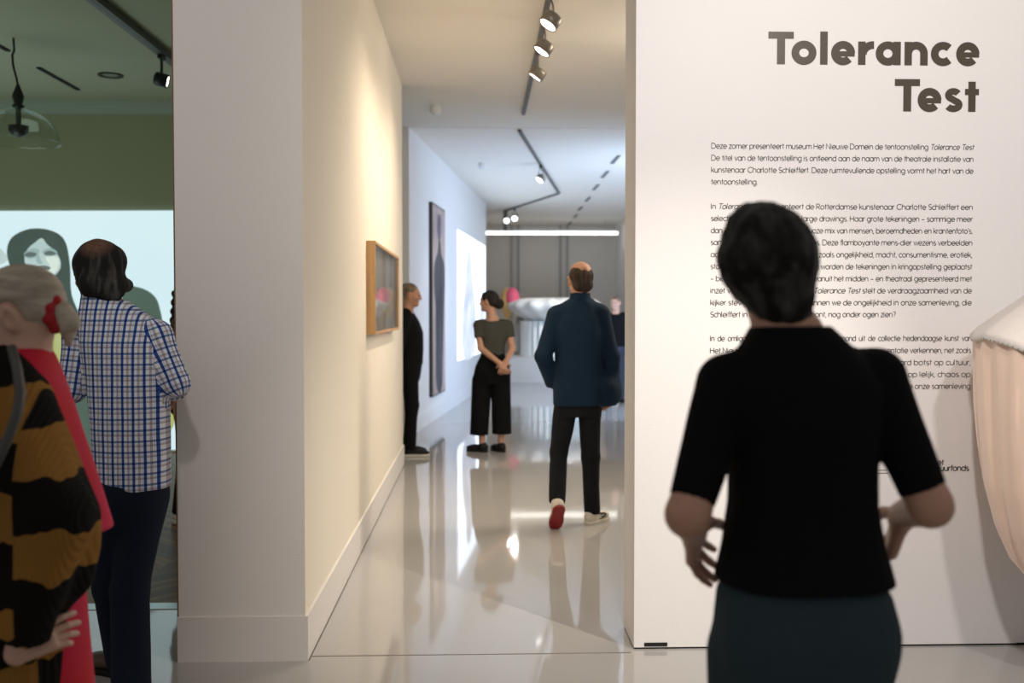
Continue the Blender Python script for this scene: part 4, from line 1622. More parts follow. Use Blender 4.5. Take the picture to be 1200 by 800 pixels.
nt.links.new(tc.outputs['Object'], ns.inputs['Vector'])
mr = nt.nodes.new('ShaderNodeMapRange')
mr.inputs['From Min'].default_value = .075
mr.inputs['From Max'].default_value = .040
nt.links.new(vm.outputs['Value'], mr.inputs['Value'])
thin = math_node(nt, 'MULTIPLY', mr.outputs[0], math_node(nt, 'ADD', math_node(nt, 'MULTIPLY', ns.outputs['Fac'], 1.1), 0.2))
mx = nt.nodes.new('ShaderNodeMix')
mx.data_type = 'RGBA'
mx.inputs[7].default_value = (0.16, 0.082, 0.048, 1)
nt.links.new(thin, mx.inputs[0])
nt.links.new(src, mx.inputs[6])
nt.links.new(mx.outputs[2], b.inputs['Base Color'])
quad_mesh('hair', [S.mesh(.0045)], HD, F.root)


def shirt_uv(armL, armR, cx):
    def f(co, cen):
        out = np.zeros(co.shape[:2] + (2,))
        out[..., 0] = (co[..., 0] - cx) * 1.04
        out[..., 1] = co[..., 2]
        for (a, b), sg in ((armL, -1), (armR, 1)):
            d = b - a
            L = np.linalg.norm(d)
            d = d / L
            t = np.clip(((cen - a) @ d), -.03, L + .1)
            dist = np.linalg.norm(cen - a - t[:, None] * d, axis=1)
            m = (dist < .072) & (sg * (cen[:, 0] - (a[0] - sg * .028)) > 0)
            ref = np.cross(d, (1, 0, 0))
            ref /= np.linalg.norm(ref)
            o2 = np.cross(d, ref)
            q = co[m] - a
            out[m, :, 0] = np.arctan2(q @ o2, q @ ref) * .052 + .011
            out[m, :, 1] = q @ d
        return out
    return f


def plaid_material():
    m, nt, b = nodes_of('plaid_cotton')
    uvn = nt.nodes.new('ShaderNodeUVMap')
    uvn.uv_map = 'cloth'
    sep = nt.nodes.new('ShaderNodeSeparateXYZ')
    nt.links.new(uvn.outputs[0], sep.inputs[0])

    def band(src, period, centre, half):
        fr = math_node(nt, 'FRACT', math_node(nt, 'ADD', math_node(nt, 'DIVIDE', src, period), 10.0))
        d = math_node(nt, 'ABSOLUTE', math_node(nt, 'SUBTRACT', fr, centre))
        return math_node(nt, 'LESS_THAN', d, half)
    col = None
    for src, per, cen, half, c in ((sep.outputs[0], .0385, .5, .125, (0.035, 0.10, 0.36)), (sep.outputs[0], .0385, .02, .10, (0.56, 0.52, 0.56)), (sep.outputs[0], .0385, .98, .08, (0.56, 0.52, 0.56)), (sep.outputs[0], .0385, .26, .03, (0.62, 0.68, 0.80)),
                                   (sep.outputs[1], .040, .5, .10, (0.22, 0.30, 0.48)), (sep.outputs[1], .040, .04, .13, (0.60, 0.55, 0.56)), (sep.outputs[1], .040, .25, .035, (0.70, 0.74, 0.84))):
        mx = nt.nodes.new('ShaderNodeMix')
        mx.data_type = 'RGBA'
        mx.inputs[6].default_value = (1, 1, 1, 1)
        mx.inputs[7].default_value = (*c, 1)
        nt.links.new(band(src, per, cen, half), mx.inputs[0])
        if col is None:
            col = mx.outputs[2]
        else:
            mu = nt.nodes.new('ShaderNodeMix')
            mu.data_type = 'RGBA'
            mu.blend_type = 'MULTIPLY'
            mu.inputs[0].default_value = 1.0
            nt.links.new(col, mu.inputs[6])
            nt.links.new(mx.outputs[2], mu.inputs[7])
            col = mu.outputs[2]
    mu = nt.nodes.new('ShaderNodeMix')
    mu.data_type = 'RGBA'
    mu.blend_type = 'MULTIPLY'
    mu.inputs[0].default_value = 1.0
    mu.inputs[7].default_value = (0.80, 0.83, 0.88, 1)
    nt.links.new(col, mu.inputs[6])
    nt.links.new(mu.outputs[2], b.inputs['Base Color'])
    b.inputs['Roughness'].default_value = 0.85
    b.inputs['Specular IOR Level'].default_value = 0.2
    return m


M_PLAID = plaid_material()
S = Sculpt()
top = [(z, cx, cy, rx + .016, ry + .018) for z, cx, cy, rx, ry in sec if z > .79]
top[0] = (.795, .014, 0, .134, .118)
top[1] = (1.0, .008, 0, .140, .122)
S.loft(top[:-1] + [(1.495, -.090, .026, .078, .072)], .03)
for e in 'LR':
    S.cone(J['sh' + e], J['el' + e], .056, .052, .025)
    d = V3(J['wr' + e]) - V3(J['el' + e])
    S.cone(J['el' + e], V3(J['el' + e]) + d * .32, .054, .050, .01, flat=(False, True))
    S.cone(J['sh' + e], V3(J['neck']) + V3((0, 0, -.06)), .050, .05, .03)
S.cone(V3(J['neck']) + V3((0, -.004, -.06)), V3(J['neck']) + V3((0, .002, .040)), .076, .069, .012, flat=(False, True))
fo = folds(.0055, 24, 31, (1, 1, .55))


def pfold(P):
    # back pleat and drape towards the waist
    return fo(P) + .004 * np.exp(-((P[..., 0] + .012 - (1.3 - P[..., 2]) * .05) / .012) ** 2) * (P[..., 1] < 0) * np.clip((P[..., 2] - .9) * 4, 0, 1)


S.disp = pfold
S.cone(V3(J['neck']) + V3((0, .012, -.02)), V3(J['neck']) + V3((0, .03, .10)), .054, .060, .004, mode='s')
quad_mesh('shirt', [S.mesh(.0052)], M_PLAID, F.root, uv=shirt_uv((V3(J['shL']), V3(J['elL'])), (V3(J['shR']), V3(J['elR'])), 0.0))
for e in 'LR':
    S = Sculpt()
    d = V3(J['wr' + e]) - V3(J['el' + e])
    d /= np.linalg.norm(d)
    p = V3(J['el' + e])
    S.cone(p + d * .045, p + d * .085, .055, .054, .004, flat=(True, True))
    quad_mesh('rolled_cuff', [S.mesh(.005)], M_PLAID, F.root, uv=shirt_uv((V3(J['elL']), V3(J['wrL'])), (V3(J['elR']), V3(J['wrR'])), 0.0))
M_DENIM = mat('dark_denim', (0.008, 0.014, 0.030), 0.85, 0.6, 5, 0.25, 500, spec=.2, stretch=(1, 1, .4))
S = Sculpt()
S.loft([(.64, -.005, 0, .07, .07), (.72, .0, 0, .115, .10), (.80, .006, -.005, .130, .116), (.88, .008, 0, .125, .105), (.92, .006, 0, .118, .10)], .03)
for e in 'LR':
    S.cone(J['hip' + e], J['kn' + e], .088, .068, .02)
    S.cone(J['kn' + e], V3(J['an' + e]) + V3((0, 0, -.035)), .068, .072, .02, flat=(False, True))
S.disp = folds(.0038, 22, 41, (1, 1, .7))
quad_mesh('jeans', [S.mesh(.007)], M_DENIM, F.root)
M_BROWN = mat('brown_leather', (0.085, 0.045, 0.028), 0.45, 0.2, 20)
M_LACE = mat('dark_lace', (0.012, 0.010, 0.009), 0.7)
shoe(F.root, V3(J['anL']) + V3((-.018, -.01, .014)), 60, 0, (M_BROWN, M_SHOE, M_LACE), 1.06, low=False)
shoe(F.root, V3(J['anR']) + V3((0, 0, .012)), 10, 0, (M_BROWN, M_SHOE, M_LACE), 1.0)

# ------------------------------------------------------------------ 3: grey-haired person with red hair tie, facing left
F = Fig(10, 2.43, 'grey-haired person with red hair tie in ochre and black knit over red')
J = dict(neck=F.j(26, 420), shL=V3((-.03, -.16, 1.30)), shR=V3((-.02, .16, 1.30)), elL=F.j(62, 606, -.20), elR=V3((.06, .24, 1.02)), wrL=F.j(20, 765, -.20), wrR=V3((-.16, .20, .92)),
         hipL=V3((-.02, -.085, .84)), hipR=V3((-.02, .085, .84)), knL=V3((-.03, -.09, .46)), knR=V3((-.03, .09, .46)), anL=V3((.0, -.09, .085)), anR=V3((.0, .09, .085)))
sec = [(.70, .0, 0, .11, .15), (.85, .0, 0, .12, .16), (1.0, -.005, 0, .10, .13), (1.15, -.005, 0, .105, .14), (1.25, .0, 0, .10, .15), (1.32, .012, 0, .075, .12), (1.36, .02, 0, .058, .07), (1.40, .02, 0, .05, .05)]
S = Sculpt()
S.loft([(z, cx, cy, rx * (.84 if z < 1.3 else .9), ry * .84) for z, cx, cy, rx, ry in sec], .02)
body_limbs(S, J, arm=(.046, .040, .028), leg=(.08, .055, .036))
Rh = rot(99, -6, 0)
Hc = F.j(21, 370, 0)
Wd = head(S, Hc, Rh, V3(J['neck']) + V3((0, 0, -.05)), 1.02, True, .054)
for e in 'LR':
    S.cone(V3(J['an' + e]) + V3((0, 0, -.05)), V3(J['an' + e]) + V3((-.14, 0, -.065)), .03, .022, .02)
parts = [S.mesh(.0065)]
parts.append(hand_part(J, 'L', (.80, .30, .36), (0.1, .9, -.2), (-.3, 0, 1), (26, 32, 36, 40), .0028, .86, (7, 1, -4, -9), .025))
parts.append(hand_part(J, 'R', (-.7, -.4, -.3), (.4, -.7, 0), (0, 0, 1), (20, 24, 28, 32), .004))
quad_mesh('body', parts, SK_PALE, F.root)
S = Sculpt()
S.ell(Wd(0, -.014, .036), (.083, .098, .088), Rh, .02)
S.ell(Wd(0, -.066, -.002), (.048, .036, .040), Rh, .03)
S.ell(Wd(0, .110, -.040), (.10, .075, .100), Rh, .02, 's')
for e in (-1, 1):
    S.ell(Wd(e * .085, .004, -.014), (.036, .036, .052), Rh, .01, 's')
S.disp = hair_noise(.0022, 60, 25, .6, (.5, .5, 1.5))
hm = hair_mat('hair_silver', (0.24, 0.20, 0.15), (0.52, 0.46, 0.37), 30, (.3, .3, 1.4), .3, .7)
hr = quad_mesh('hair', [S.mesh(.0045)], hm, F.root)
S = Sculpt()
p0, p1, p2, p3 = F.j(60, 364), F.j(70, 364), F.j(79, 378), F.j(80, 402)
S.cone(p0, p1, .020, .024, .02)
S.cone(p1, p2, .024, .024, .02)
S.cone(p2, p3, .024, .008, .02)
S.disp = hair_noise(.004, 60, 26, .7, (1, 1, .4))
quad_mesh('ponytail', [S.mesh(.005)], hm, hr)
S = Sculpt()
for k in range(9):
    a = k / 9 * 2 * math.pi
    c = F.j(65, 367) + V3((.006 * math.cos(a * 3), .034 * math.cos(a), .034 * math.sin(a)))
    S.ell(c, (.016, .017, .017), None, .008)
S.ell(F.j(67, 362), (.013, .018, .020), None, .006)
S.ell(F.j(59, 380), (.012, .016, .022), None, .006)
S.disp = folds(.003, 120, 27)
quad_mesh('hair_tie', [S.mesh(.0036)], mat('red_velvet', (0.36, 0.008, 0.014), 0.8, 0.3, 40), F.root)
M_RED = two_tone('red_satin', (0.52, 0.002, 0.008), (0.55, 0.004, 0.070), 6, .35, .65, .85, (1, 1, .5))
S = Sculpt()
S.loft([(.915, .030, .03, .185, .18), (.95, .030, .03, .175, .175), (1.02, .025, .03, .160, .17), (1.09, .02, .02, .150, .17), (1.21, .012, .01, .128, .17), (1.30, .018, 0, .098, .145), (1.345, .028, 0, .078, .10), (1.365, .03, 0, .066, .075)], .03, 2.2)
S.disp = folds(.006, 20, 33, (1, 1, .35))
S.cone(V3(J['neck']) + V3((-.004, 0, -.03)), V3(J['neck']) + V3((-.01, 0, .09)), .058, .066, .006, mode='s')
quad_mesh('jacket', [S.mesh(.006)], M_RED, F.root)
S = Sculpt()
S.loft([(.30, .02, .02, .165, .19), (.55, .015, .02, .155, .18), (.75, .01, .01, .150, .17), (.90, .0, 0, .135, .16), (.98, .0, 0, .11, .13)], .03, 2.2)
S.disp = folds(.006, 18, 35, (1, 1, .2))
quad_mesh('skirt', [S.mesh(.008)], M_RED, F.root)


def knit_material():
    m, nt, b = nodes_of('striped_knit')
    tc = nt.nodes.new('ShaderNodeTexCoord')
    sep = nt.nodes.new('ShaderNodeSeparateXYZ')
    nt.links.new(tc.outputs['Object'], sep.inputs[0])
    n = nt.nodes.new('ShaderNodeTexNoise')
    n.inputs['Scale'].default_value = 9
    n.inputs['Detail'].default_value = 1.5
    mp = nt.nodes.new('ShaderNodeMapping')
    mp.inputs['Scale'].default_value = (1.6, 1.6, .6)
    nt.links.new(tc.outputs['Object'], mp.inputs[0])
    nt.links.new(mp.outputs[0], n.inputs['Vector'])
    off = math_node(nt, 'MULTIPLY', math_node(nt, 'SUBTRACT', n.outputs['Fac'], 0.5), 0.075)
    step = math_node(nt, 'MULTIPLY', math_node(nt, 'GREATER_THAN', sep.outputs[0], 0.125), 0.085)
    z = math_node(nt, 'ADD', math_node(nt, 'ADD', sep.outputs[2], off), step)
    t = math_node(nt, 'DIVIDE', math_node(nt, 'SUBTRACT', z, 0.50), 1.0)
    r = nt.nodes.new('ShaderNodeValToRGB')
    r.color_ramp.interpolation = 'CONSTANT'
    O, K = (0.27, 0.135, 0.030, 1), (0.008, 0.007, 0.006, 1)
    stops = [(0.0, O), (.155, K), (.235, O), (.30, K), (.45, O), (.555, K), (.67, O), (.785, K)]
    el = r.color_ramp.elements
    while len(el) < len(stops):
        el.new(0.5)
    for e_, (p, c) in zip(el, stops):
        e_.position = p
        e_.color = c
    nt.links.new(t, r.inputs[0])
    nt.links.new(r.outputs[0], b.inputs['Base Color'])
    w = nt.nodes.new('ShaderNodeTexWave')
    w.inputs['Scale'].default_value = 34
    w.inputs['Distortion'].default_value = 1.0
    nt.links.new(tc.outputs['Object'], w.inputs['Vector'])
    bp = nt.nodes.new('ShaderNodeBump')
    bp.inputs['Strength'].default_value = 0.5
    bp.inputs['Distance'].default_value = 0.006
    nt.links.new(w.outputs['Fac'], bp.inputs['Height'])
    nt.links.new(bp.outputs[0], b.inputs['Normal'])
    b.inputs['Roughness'].default_value = 0.95
    b.inputs['Specular IOR Level'].default_value = 0.1
    return m


S = Sculpt()


def ks(py, px, rx_left=-125, cy=-.10, ry=.15):
    l, r = xs(F, rx_left, 0, -.1), xs(F, px, 0, -.1)
    return (at(10, py, F.Y - .1).z, (l + r) / 2, cy, (r - l) / 2, ry)


S.loft([ks(404, 8, -30, -.03, .07), ks(420, 28, -70, -.05, .11), ks(450, 46, -105, -.07, .145), ks(500, 68), ks(560, 90), ks(600, 107), ks(640, 106), ks(690, 96), ks(722, 66, -125, -.10, .13), ks(770, 63, -125, -.09, .13), ks(860, 62, -125, -.09, .13), ks(930, 62, -125, -.09, .13)], .03, 2.2)
S.cone(V3((-.03, -.15, 1.28)), J['elL'], .075, .080, .04)
S.cone(J['elL'], V3(J['elL']) * .12 + V3(J['wrL']) * .88, .078, .062, .03, flat=(False, True))
S.disp = folds(.008, 24, 37, (1, 1, .25))
S.cone(V3(J['neck']) + V3((-.004, 0, -.02)), V3(J['neck']) + V3((-.02, 0, .11)), .066, .085, .01, mode='s')
quad_mesh('cardigan', [S.mesh(.0065)], knit_material(), F.root)
mb = MB()
pts = [F.j(14, 408, -.14), F.j(20, 432, -.20), F.j(24, 460, -.255), F.j(20, 485, -.285), F.j(10, 512, -.30), F.j(-6, 545, -.31), F.j(-30, 600, -.32)]
mb.tube(pts, .011, 10)
mb.build('bag_strap', mat('grey_strap', (0.05, 0.05, 0.045), 0.5), F.root, True)
for e in 'LR':
    shoe(F.root, J['an' + e] + V3((0, 0, .012)), 90, 0, (M_SHOE, M_SHOE, M_BLACK))

# ------------------------------------------------------------------ 4: person with dark bun, hands clasped behind
F = Fig(577, 10.33, 'person with dark bun in olive grey tee and black culottes, hands clasped behind back')
J = dict(neck=F.j(577, 373), shL=F.j(561, 381), shR=F.j(595, 381), elL=F.j(563.5, 408, -.06), elR=F.j(600.5, 409, -.05), wrL=F.j(585, 425, -.20), wrR=F.j(593, 423, -.20),
         hipL=V3((-.09, 0, .86)), hipR=V3((.09, 0, .86)), knL=V3((-.12, 0, .48)), knR=V3((.10, 0, .48)), anL=F.j(565, 522), anR=F.j(587, 521))
J['anL'][2] = J['anR'][2] = .085
sec = [(.75, 0, 0, .15, .11), (.88, 0, 0, .155, .12), (1.0, .005, 0, .115, .095), (1.08, .008, 0, .108, .09), (1.2, .008, 0, .125, .10), (1.30, .006, 0, .14, .09), (1.36, .004, 0, .11, .07), (1.40, .002, 0, .055, .055)]
S = Sculpt()
S.loft([(z, cx, cy, rx * (.84 if z < 1.3 else .9), ry * .84) for z, cx, cy, rx, ry in sec], .02)
body_limbs(S, J, arm=(.042, .036, .025), leg=(.078, .052, .034))
Rh = rot(66, -4, 0)
Hc = F.j(573, 353, .01)
Wd = head(S, Hc, Rh, V3(J['neck']) + V3((0, 0, -.04)), .95, True, .048)
for e in 'LR':
    S.cone(V3(J['an' + e]) + V3((0, 0, -.05)), V3(J['an' + e]) + V3((-.05, .13, -.065)), .03, .022, .02)
parts = [S.mesh(.0085)]
parts.append(hand_part(J, 'L', (.55, -.05, -.75), (.3, .9, 0), (.7, 0, .7), (24, 28, 30, 32), .0042, .95))
parts.append(hand_part(J, 'R', (-.35, -.15, -.8), (.2, .9, 0), (-.7, 0, .7), (30, 34, 36, 38), .0042, .95))
quad_mesh('body', parts, SK_FAIR, F.root)
S = Sculpt()
S.ell(Wd(0, -.016, .034), (.080, .098, .084), Rh, .02)
S.ell(Wd(0, -.055, -.022), (.060, .050, .050), Rh, .03)
S.ell(Wd(0, .100, -.040), (.10, .078, .100), Rh, .02, 's')
S.ell(F.j(585, 356, -.03), (.052, .048, .056), None, .014)
S.disp = hair_noise(.003, 60, 45)
quad_mesh('hair', [S.mesh(.006)], hair_mat('hair_black', (0.006, 0.005, 0.005), (0.030, 0.024, 0.020), 24), F.root)
S = Sculpt()
S.loft([(z, cx, cy, rx + .012, ry + .014) for z, cx, cy, rx, ry in sec if .99 < z < 1.38], .03)
for e in 'LR':
    a, b = V3(J['sh' + e]), V3(J['el' + e])
    S.cone(a, a + (b - a) * .52, .056, .056, .035, flat=(False, True))
    S.cone(a, V3(J['neck']) + V3((0, 0, -.03)), .045, .045, .03)
S.disp = folds(.003, 24, 46)
S.cone(V3(J['neck']) + V3((0, 0, -.012)), V3(J['neck']) + V3((0, 0, .1)), .062, .085, .006, mode='s')
quad_mesh('tee', [S.mesh(.008)], mat('olive_grey_jersey', (0.060, 0.060, 0.050), 0.9, 0.1, 30, spec=.2), F.root)
S = Sculpt()
S.loft([(.70, .0, 0, .15, .115), (.76, .0, 0, .185, .135), (.82, .0, 0, .192, .142), (.90, .0, 0, .175, .135), (1.0, .005, 0, .130, .115), (1.05, .006, 0, .122, .108)], .03)
S.cone(F.j(564.5, 446), F.j(561.5, 509), .102, .094, .012, flat=(False, True))
S.cone(F.j(587, 446), F.j(588, 508), .100, .102, .012, flat=(False, True))
S.disp = folds(.005, 18, 47, (1, 1, .15))
quad_mesh('culottes', [S.mesh(.009)], M_BLACKCLOTH, F.root)
for e, yw in (('L', 62), ('R', 30)):
    shoe(F.root, V3(J['an' + e]) + V3((0, 0, .008)), yw, 0, (M_SHOE, M_SHOE), .95, laces=False)

# ------------------------------------------------------------------ 5: person in black at the wall end, facing right
F = Fig(479, 10.13, 'person all in black in profile, half hidden by the cream passage wall')
J = dict(neck=F.j(477, 366), shL=V3((-.02, .19, 1.43)), shR=V3((-.02, -.19, 1.43)), elL=V3((-.07, .23, 1.14)), elR=V3((-.07, -.23, 1.14)), wrL=V3((-.12, .21, .90)), wrR=V3((-.13, -.21, .90)),
         hipL=V3((.0, .09, .92)), hipR=V3((.0, -.09, .92)), knL=V3((.03, .10, .50)), knR=V3((.03, -.10, .50)), anL=V3((-.02, .10, .085)), anR=V3((.02, -.11, .085)))
sec = [(.78, .0, 0, .10, .15), (.92, .01, 0, .115, .165), (1.08, .02, 0, .115, .15), (1.25, .012, 0, .118, .17), (1.36, -.01, 0, .10, .17), (1.44, -.03, 0, .07, .12), (1.49, -.025, 0, .055, .055)]
S = Sculpt()
S.loft([(z, cx, cy, rx * (.84 if z < 1.3 else .9), ry * .84) for z, cx, cy, rx, ry in sec], .02)
body_limbs(S, J)
Rh = rot(-90, -8, 0)
Hc = F.j(480.5, 345.5)
Wd = head(S, Hc, Rh, V3(J['neck']) + V3((0, 0, -.06)), 1.04)
for e in 'LR':
    S.cone(V3(J['an' + e]) + V3((0, 0, -.05)), V3(J['an' + e]) + V3((.14, 0, -.065)), .03, .022, .02)
parts = [S.mesh(.0085)]
for e in 'LR':
    parts.append(hand_part(J, e, (.2, 0, -.95), (-.2, 1 if e == 'R' else -1, 0), (1, 0, 0), (20, 24, 28, 30), .0045))
quad_mesh('body', parts, SK_TAN, F.root)
for e in (-1, 1):
    MB().lathe([(.002, -.008), (.007, -.005), (.009, 0), (.007, .005), (.002, .008)], 10, Matrix.Translation(Vector(Wd(e * .031, .090, .006)))).build('eye', mat('eye_dark', (0.02, 0.015, 0.012), 0.2) if e == -1 else bpy.data.materials['eye_dark'], F.root, True)
S = Sculpt()
S.ell(Wd(0, -.018, .036), (.080, .100, .084), Rh, .02)
S.ell(Wd(0, -.062, -.02), (.066, .046, .052), Rh, .03)
S.ell(Wd(0, .100, -.040), (.10, .072, .105), Rh, .02, 's')
for e in (-1, 1):
    S.ell(Wd(e * .085, .0, -.022), (.030, .034, .044), Rh, .01, 's')
S.disp = hair_noise(.002, 70, 55)
quad_mesh('hair', [S.mesh(.006)], hair_mat('hair_short_brown', (0.10, 0.065, 0.04), (0.22, 0.16, 0.11), 24), F.root)
S = Sculpt()
S.loft([(z, cx, cy, rx + .016, ry + .016) for z, cx, cy, rx, ry in sec if .8 < z < 1.47], .03)
for e in 'LR':
    S.cone(J['sh' + e], J['el' + e], .062, .052, .035)
    S.cone(J['el' + e], J['wr' + e], .052, .042, .012, flat=(False, True))
    S.cone(J['sh' + e], V3(J['neck']) + V3((0, 0, -.05)), .05, .05, .03)
S.cone(V3(J['neck']) + V3((-.01, 0, -.05)), V3(J['neck']) + V3((0, 0, .02)), .064, .062, .01, flat=(False, True))
S.disp = folds(.004, 22, 56)
quad_mesh('jacket', [S.mesh(.008)], M_BLACKCLOTH, F.root)
S = Sculpt()
S.loft([(.76, 0, 0, .11, .155), (.90, .008, 0, .125, .17), (1.0, .01, 0, .11, .15)], .03)
for e in 'LR':
    S.cone(J['hip' + e], J['kn' + e], .09, .066, .03)
    S.cone(J['kn' + e], V3(J['an' + e]) + V3((0, 0, -.02)), .066, .055, .02, flat=(False, True))
S.disp = folds(.004, 22, 57)
quad_mesh('trousers', [S.mesh(.009)], M_BLACKCLOTH, F.root)
M_WSOLE = mat('off_white_rubber', (0.55, 0.52, 0.46), 0.6)
for e in 'LR':
    shoe(F.root, V3(J['an' + e]) + V3((0, 0, .012)), -90, 0, (M_SHOE, M_WSOLE), 1.0, laces=False)

# ------------------------------------------------------------------ 6: balding person in navy jacket walking away
F = Fig(678, 6.785, 'balding person in navy jacket and white trainers walking away down the passage')
J = dict(neck=F.j(680, 347), shL=F.j(652, 370), shR=F.j(704, 368), elL=F.j(637, 417, -.05), elR=F.j(716, 418, -.02), wrL=F.j(648, 450, .06), wrR=F.j(717, 456, .03),
         hipL=F.j(664, 472), hipR=F.j(691, 472), knL=F.j(655, 530, -.02), knR=F.j(692, 535, .02), anL=F.j(652.5, 583, -.22), anR=F.j(694, 604, .0))
J['anR'][2] = .085
sec = [(.74, .0, 0, .14, .11), (.88, .0, 0, .15, .12), (1.0, .0, 0, .145, .11), (1.15, .0, 0, .15, .11), (1.30, .0, 0, .165, .11), (1.40, .002, 0, .155, .09), (1.47, .006, 0, .10, .07), (1.53, .012, 0, .055, .055)]
S = Sculpt()
S.loft([(z, cx, cy, rx * (.84 if z < 1.3 else .9), ry * .84) for z, cx, cy, rx, ry in sec], .02)
body_limbs(S, J, arm=(.048, .040, .028))
Rh = rot(12, -4, 0)
Hc = F.j(680, 327.5, .02)
Wd = head(S, Hc, Rh, V3(J['neck']) + V3((0, 0, -.04)), 1.06)
S.cone(V3(J['anR']) + V3((0, 0, -.05)), V3(J['anR']) + V3((.03, .13, -.065)), .03, .022, .02)
S.cone(V3(J['anL']) + V3((0, -.02, -.03)), V3(J['anL']) + V3((0, .08, -.15)), .03, .022, .02)
parts = [S.mesh(.0075)]
parts.append(hand_part(J, 'L', (.3, .6, -.75), (.8, .2, 0), (.2, .6, .4), (20, 24, 28, 32), .004))
parts.append(hand_part(J, 'R', (0, .15, -.95), (-1, .1, 0), (0, 1, 0), (28, 32, 36, 38), .004))
quad_mesh('body', parts, SK_TAN, F.root)
S = Sculpt()
S.ell(Wd(0, -.022, .022), (.084, .094, .080), Rh, .02)
S.ell(Wd(0, -.052, -.045), (.072, .050, .050), Rh, .03)
S.ell(Wd(0, .085, -.020), (.10, .078, .125), Rh, .02, 's')
for e in (-1, 1):
    S.ell(Wd(e * .092, .0, -.022), (.026, .032, .036), Rh, .01, 's')
S.ell(Wd(.006, -.015, .110), (.066, .098, .066), Rh, .014, 's')
S.disp = hair_noise(.0030, 70, 65)
quad_mesh('hair', [S.mesh(.005)], hair_mat('hair_ring_dark', (0.014, 0.009, 0.006), (0.07, 0.045, 0.028), 26), F.root)
S = Sculpt()
S.loft([(.82, .012, 0, .195, .145), (.90, .008, 0, .185, .145), (1.0, .0, 0, .172, .135), (1.15, .0, 0, .165, .130), (1.30, .0, 0, .172, .128), (1.40, .002, 0, .158, .108), (1.47, .006, 0, .115, .088), (1.52, .012, 0, .07, .072)], .03, 2.6)
for e in 'LR':
    S.cone(J['sh' + e], J['el' + e], .066, .057, .025)
    S.cone(J['el' + e], J['wr' + e], .060, .052, .015, flat=(False, True))
    S.cone(J['sh' + e], V3(J['neck']) + V3((0, 0, -.035)), .055, .055, .03)
S.ell(F.j(711, 458, .0), (.098, .115, .125), None, .05)
S.cone(V3(J['neck']) + V3((0, 0, -.05)), V3(J['neck']) + V3((0, .004, .022)), .070, .068, .01, flat=(False, True))
S.cone((.0, -.16, .78), (.0, -.15, .98), .006, .002, .006, mode='s')
S.cut((0, 0, zz(F, 479)), (0.10, 0, -1))
S.disp = folds(.005, 20, 66, (1, 1, .6))
S.cone(V3(J['neck']) + V3((0, .01, -.01)), V3(J['neck']) + V3((0, .02, .10)), .056, .064, .004, mode='s')
quad_mesh('jacket', [S.mesh(.007)], mat('navy_cotton', (0.006, 0.021, 0.043), 0.85, 0.2, 14, 0.2, 300, spec=.2), F.root)
S = Sculpt()
S.loft([(.74, 0, 0, .145, .11), (.86, 0, 0, .155, .125), (.96, 0, 0, .148, .112)], .03)
for e in 'LR':
    S.cone(J['hip' + e], J['kn' + e], .085, .062, .02)
    S.cone(J['kn' + e], V3(J['an' + e]) + V3((0, 0, -.015 if e == 'R' else -.028)), .062, .054, .02, flat=(False, True))
S.disp = folds(.004, 26, 67, (1, 1, 1.0))
quad_mesh('jeans', [S.mesh(.007)], mat('black_denim', (0.007, 0.008, 0.010), 0.85, 0.25, 20, spec=.2), F.root)
M_TRAIN = mat('white_leather', (0.66, 0.60, 0.50), 0.5, 0.05, 10)
M_REDSOLE = mat('red_rubber', (0.24, 0.006, 0.009), 0.5)
aL = V3(J['anL'])
aL[2] = .192
shoe(F.root, aL, 6, 46, (M_TRAIN, M_TRAIN, M_TRAIN), 1.0, sole_mat=M_REDSOLE, sole_t=.018)
o, W_s, R_s = shoe(F.root, V3(J['anR']) + V3((0, 0, .012)), -38, 0, (M_TRAIN, M_TRAIN, M_TRAIN), 1.02)
mb = MB()
for t_ in (-1,):
    pts = [W_s(.0405, .040, -.028), W_s(.043, .075, -.030), W_s(.0455, .098, -.036), W_s(.0465, .103, -.046), W_s(.0465, .090, -.053), W_s(.0455, .060, -.054)]
    mb.tube(pts, .0055, 6)
mb.build('side_mark', M_BLACK, o, True)

# ------------------------------------------------------------------ 7: person with a dark braid in the olive room
F = Fig(222, 7.0, 'person with a long dark braid in the olive room, mostly behind the wall block')
J = dict(neck=V3((-.005, 0, 1.43)), shL=V3((-.01, .18, 1.36)), shR=V3((-.01, -.18, 1.36)), elL=V3((-.02, .22, 1.08)), elR=V3((-.03, -.21, 1.08)), wrL=V3((.06, .20, .86)), wrR=V3((-.02, -.22, .84)),
         hipL=V3((.0, .09, .88)), hipR=V3((.0, -.09, .88)), knL=V3((.02, .10, .48)), knR=V3((.02, -.10, .48)), anL=V3((-.01, .10, .085)), anR=V3((-.03, -.11, .085)))
sec = [(.75, .0, 0, .11, .14), (.88, .0, 0, .125, .155), (1.05, .005, 0, .10, .13), (1.22, .008, 0, .11, .15), (1.32, -.005, 0, .09, .15), (1.39, -.012, 0, .065, .10), (1.43, -.01, 0, .05, .05)]
S = Sculpt()
S.loft([(z, cx, cy, rx * (.84 if z < 1.3 else .9), ry * .84) for z, cx, cy, rx, ry in sec], .02)
body_limbs(S, J)
Rh = rot(-80, -4, 0)
Hc = V3((.02, 0, 1.58))
Wd = head(S, Hc, Rh, V3(J['neck']) + V3((0, 0, -.05)), .98, True, .05)
for e in 'LR':
    S.cone(V3(J['an' + e]) + V3((0, 0, -.05)), V3(J['an' + e]) + V3((.14, 0, -.065)), .03, .022, .02)
parts = [S.mesh(.009)]
for e in 'LR':
    parts.append(hand_part(J, e, (.1, 0, -.95), (0, 1 if e == 'R' else -1, 0), (1, 0, 0), (20, 24, 28, 30), .0045))
quad_mesh('body', parts, SK_TAN, F.root)
S = Sculpt()
S.ell(Wd(0, -.018, .036), (.082, .102, .086), Rh, .02)
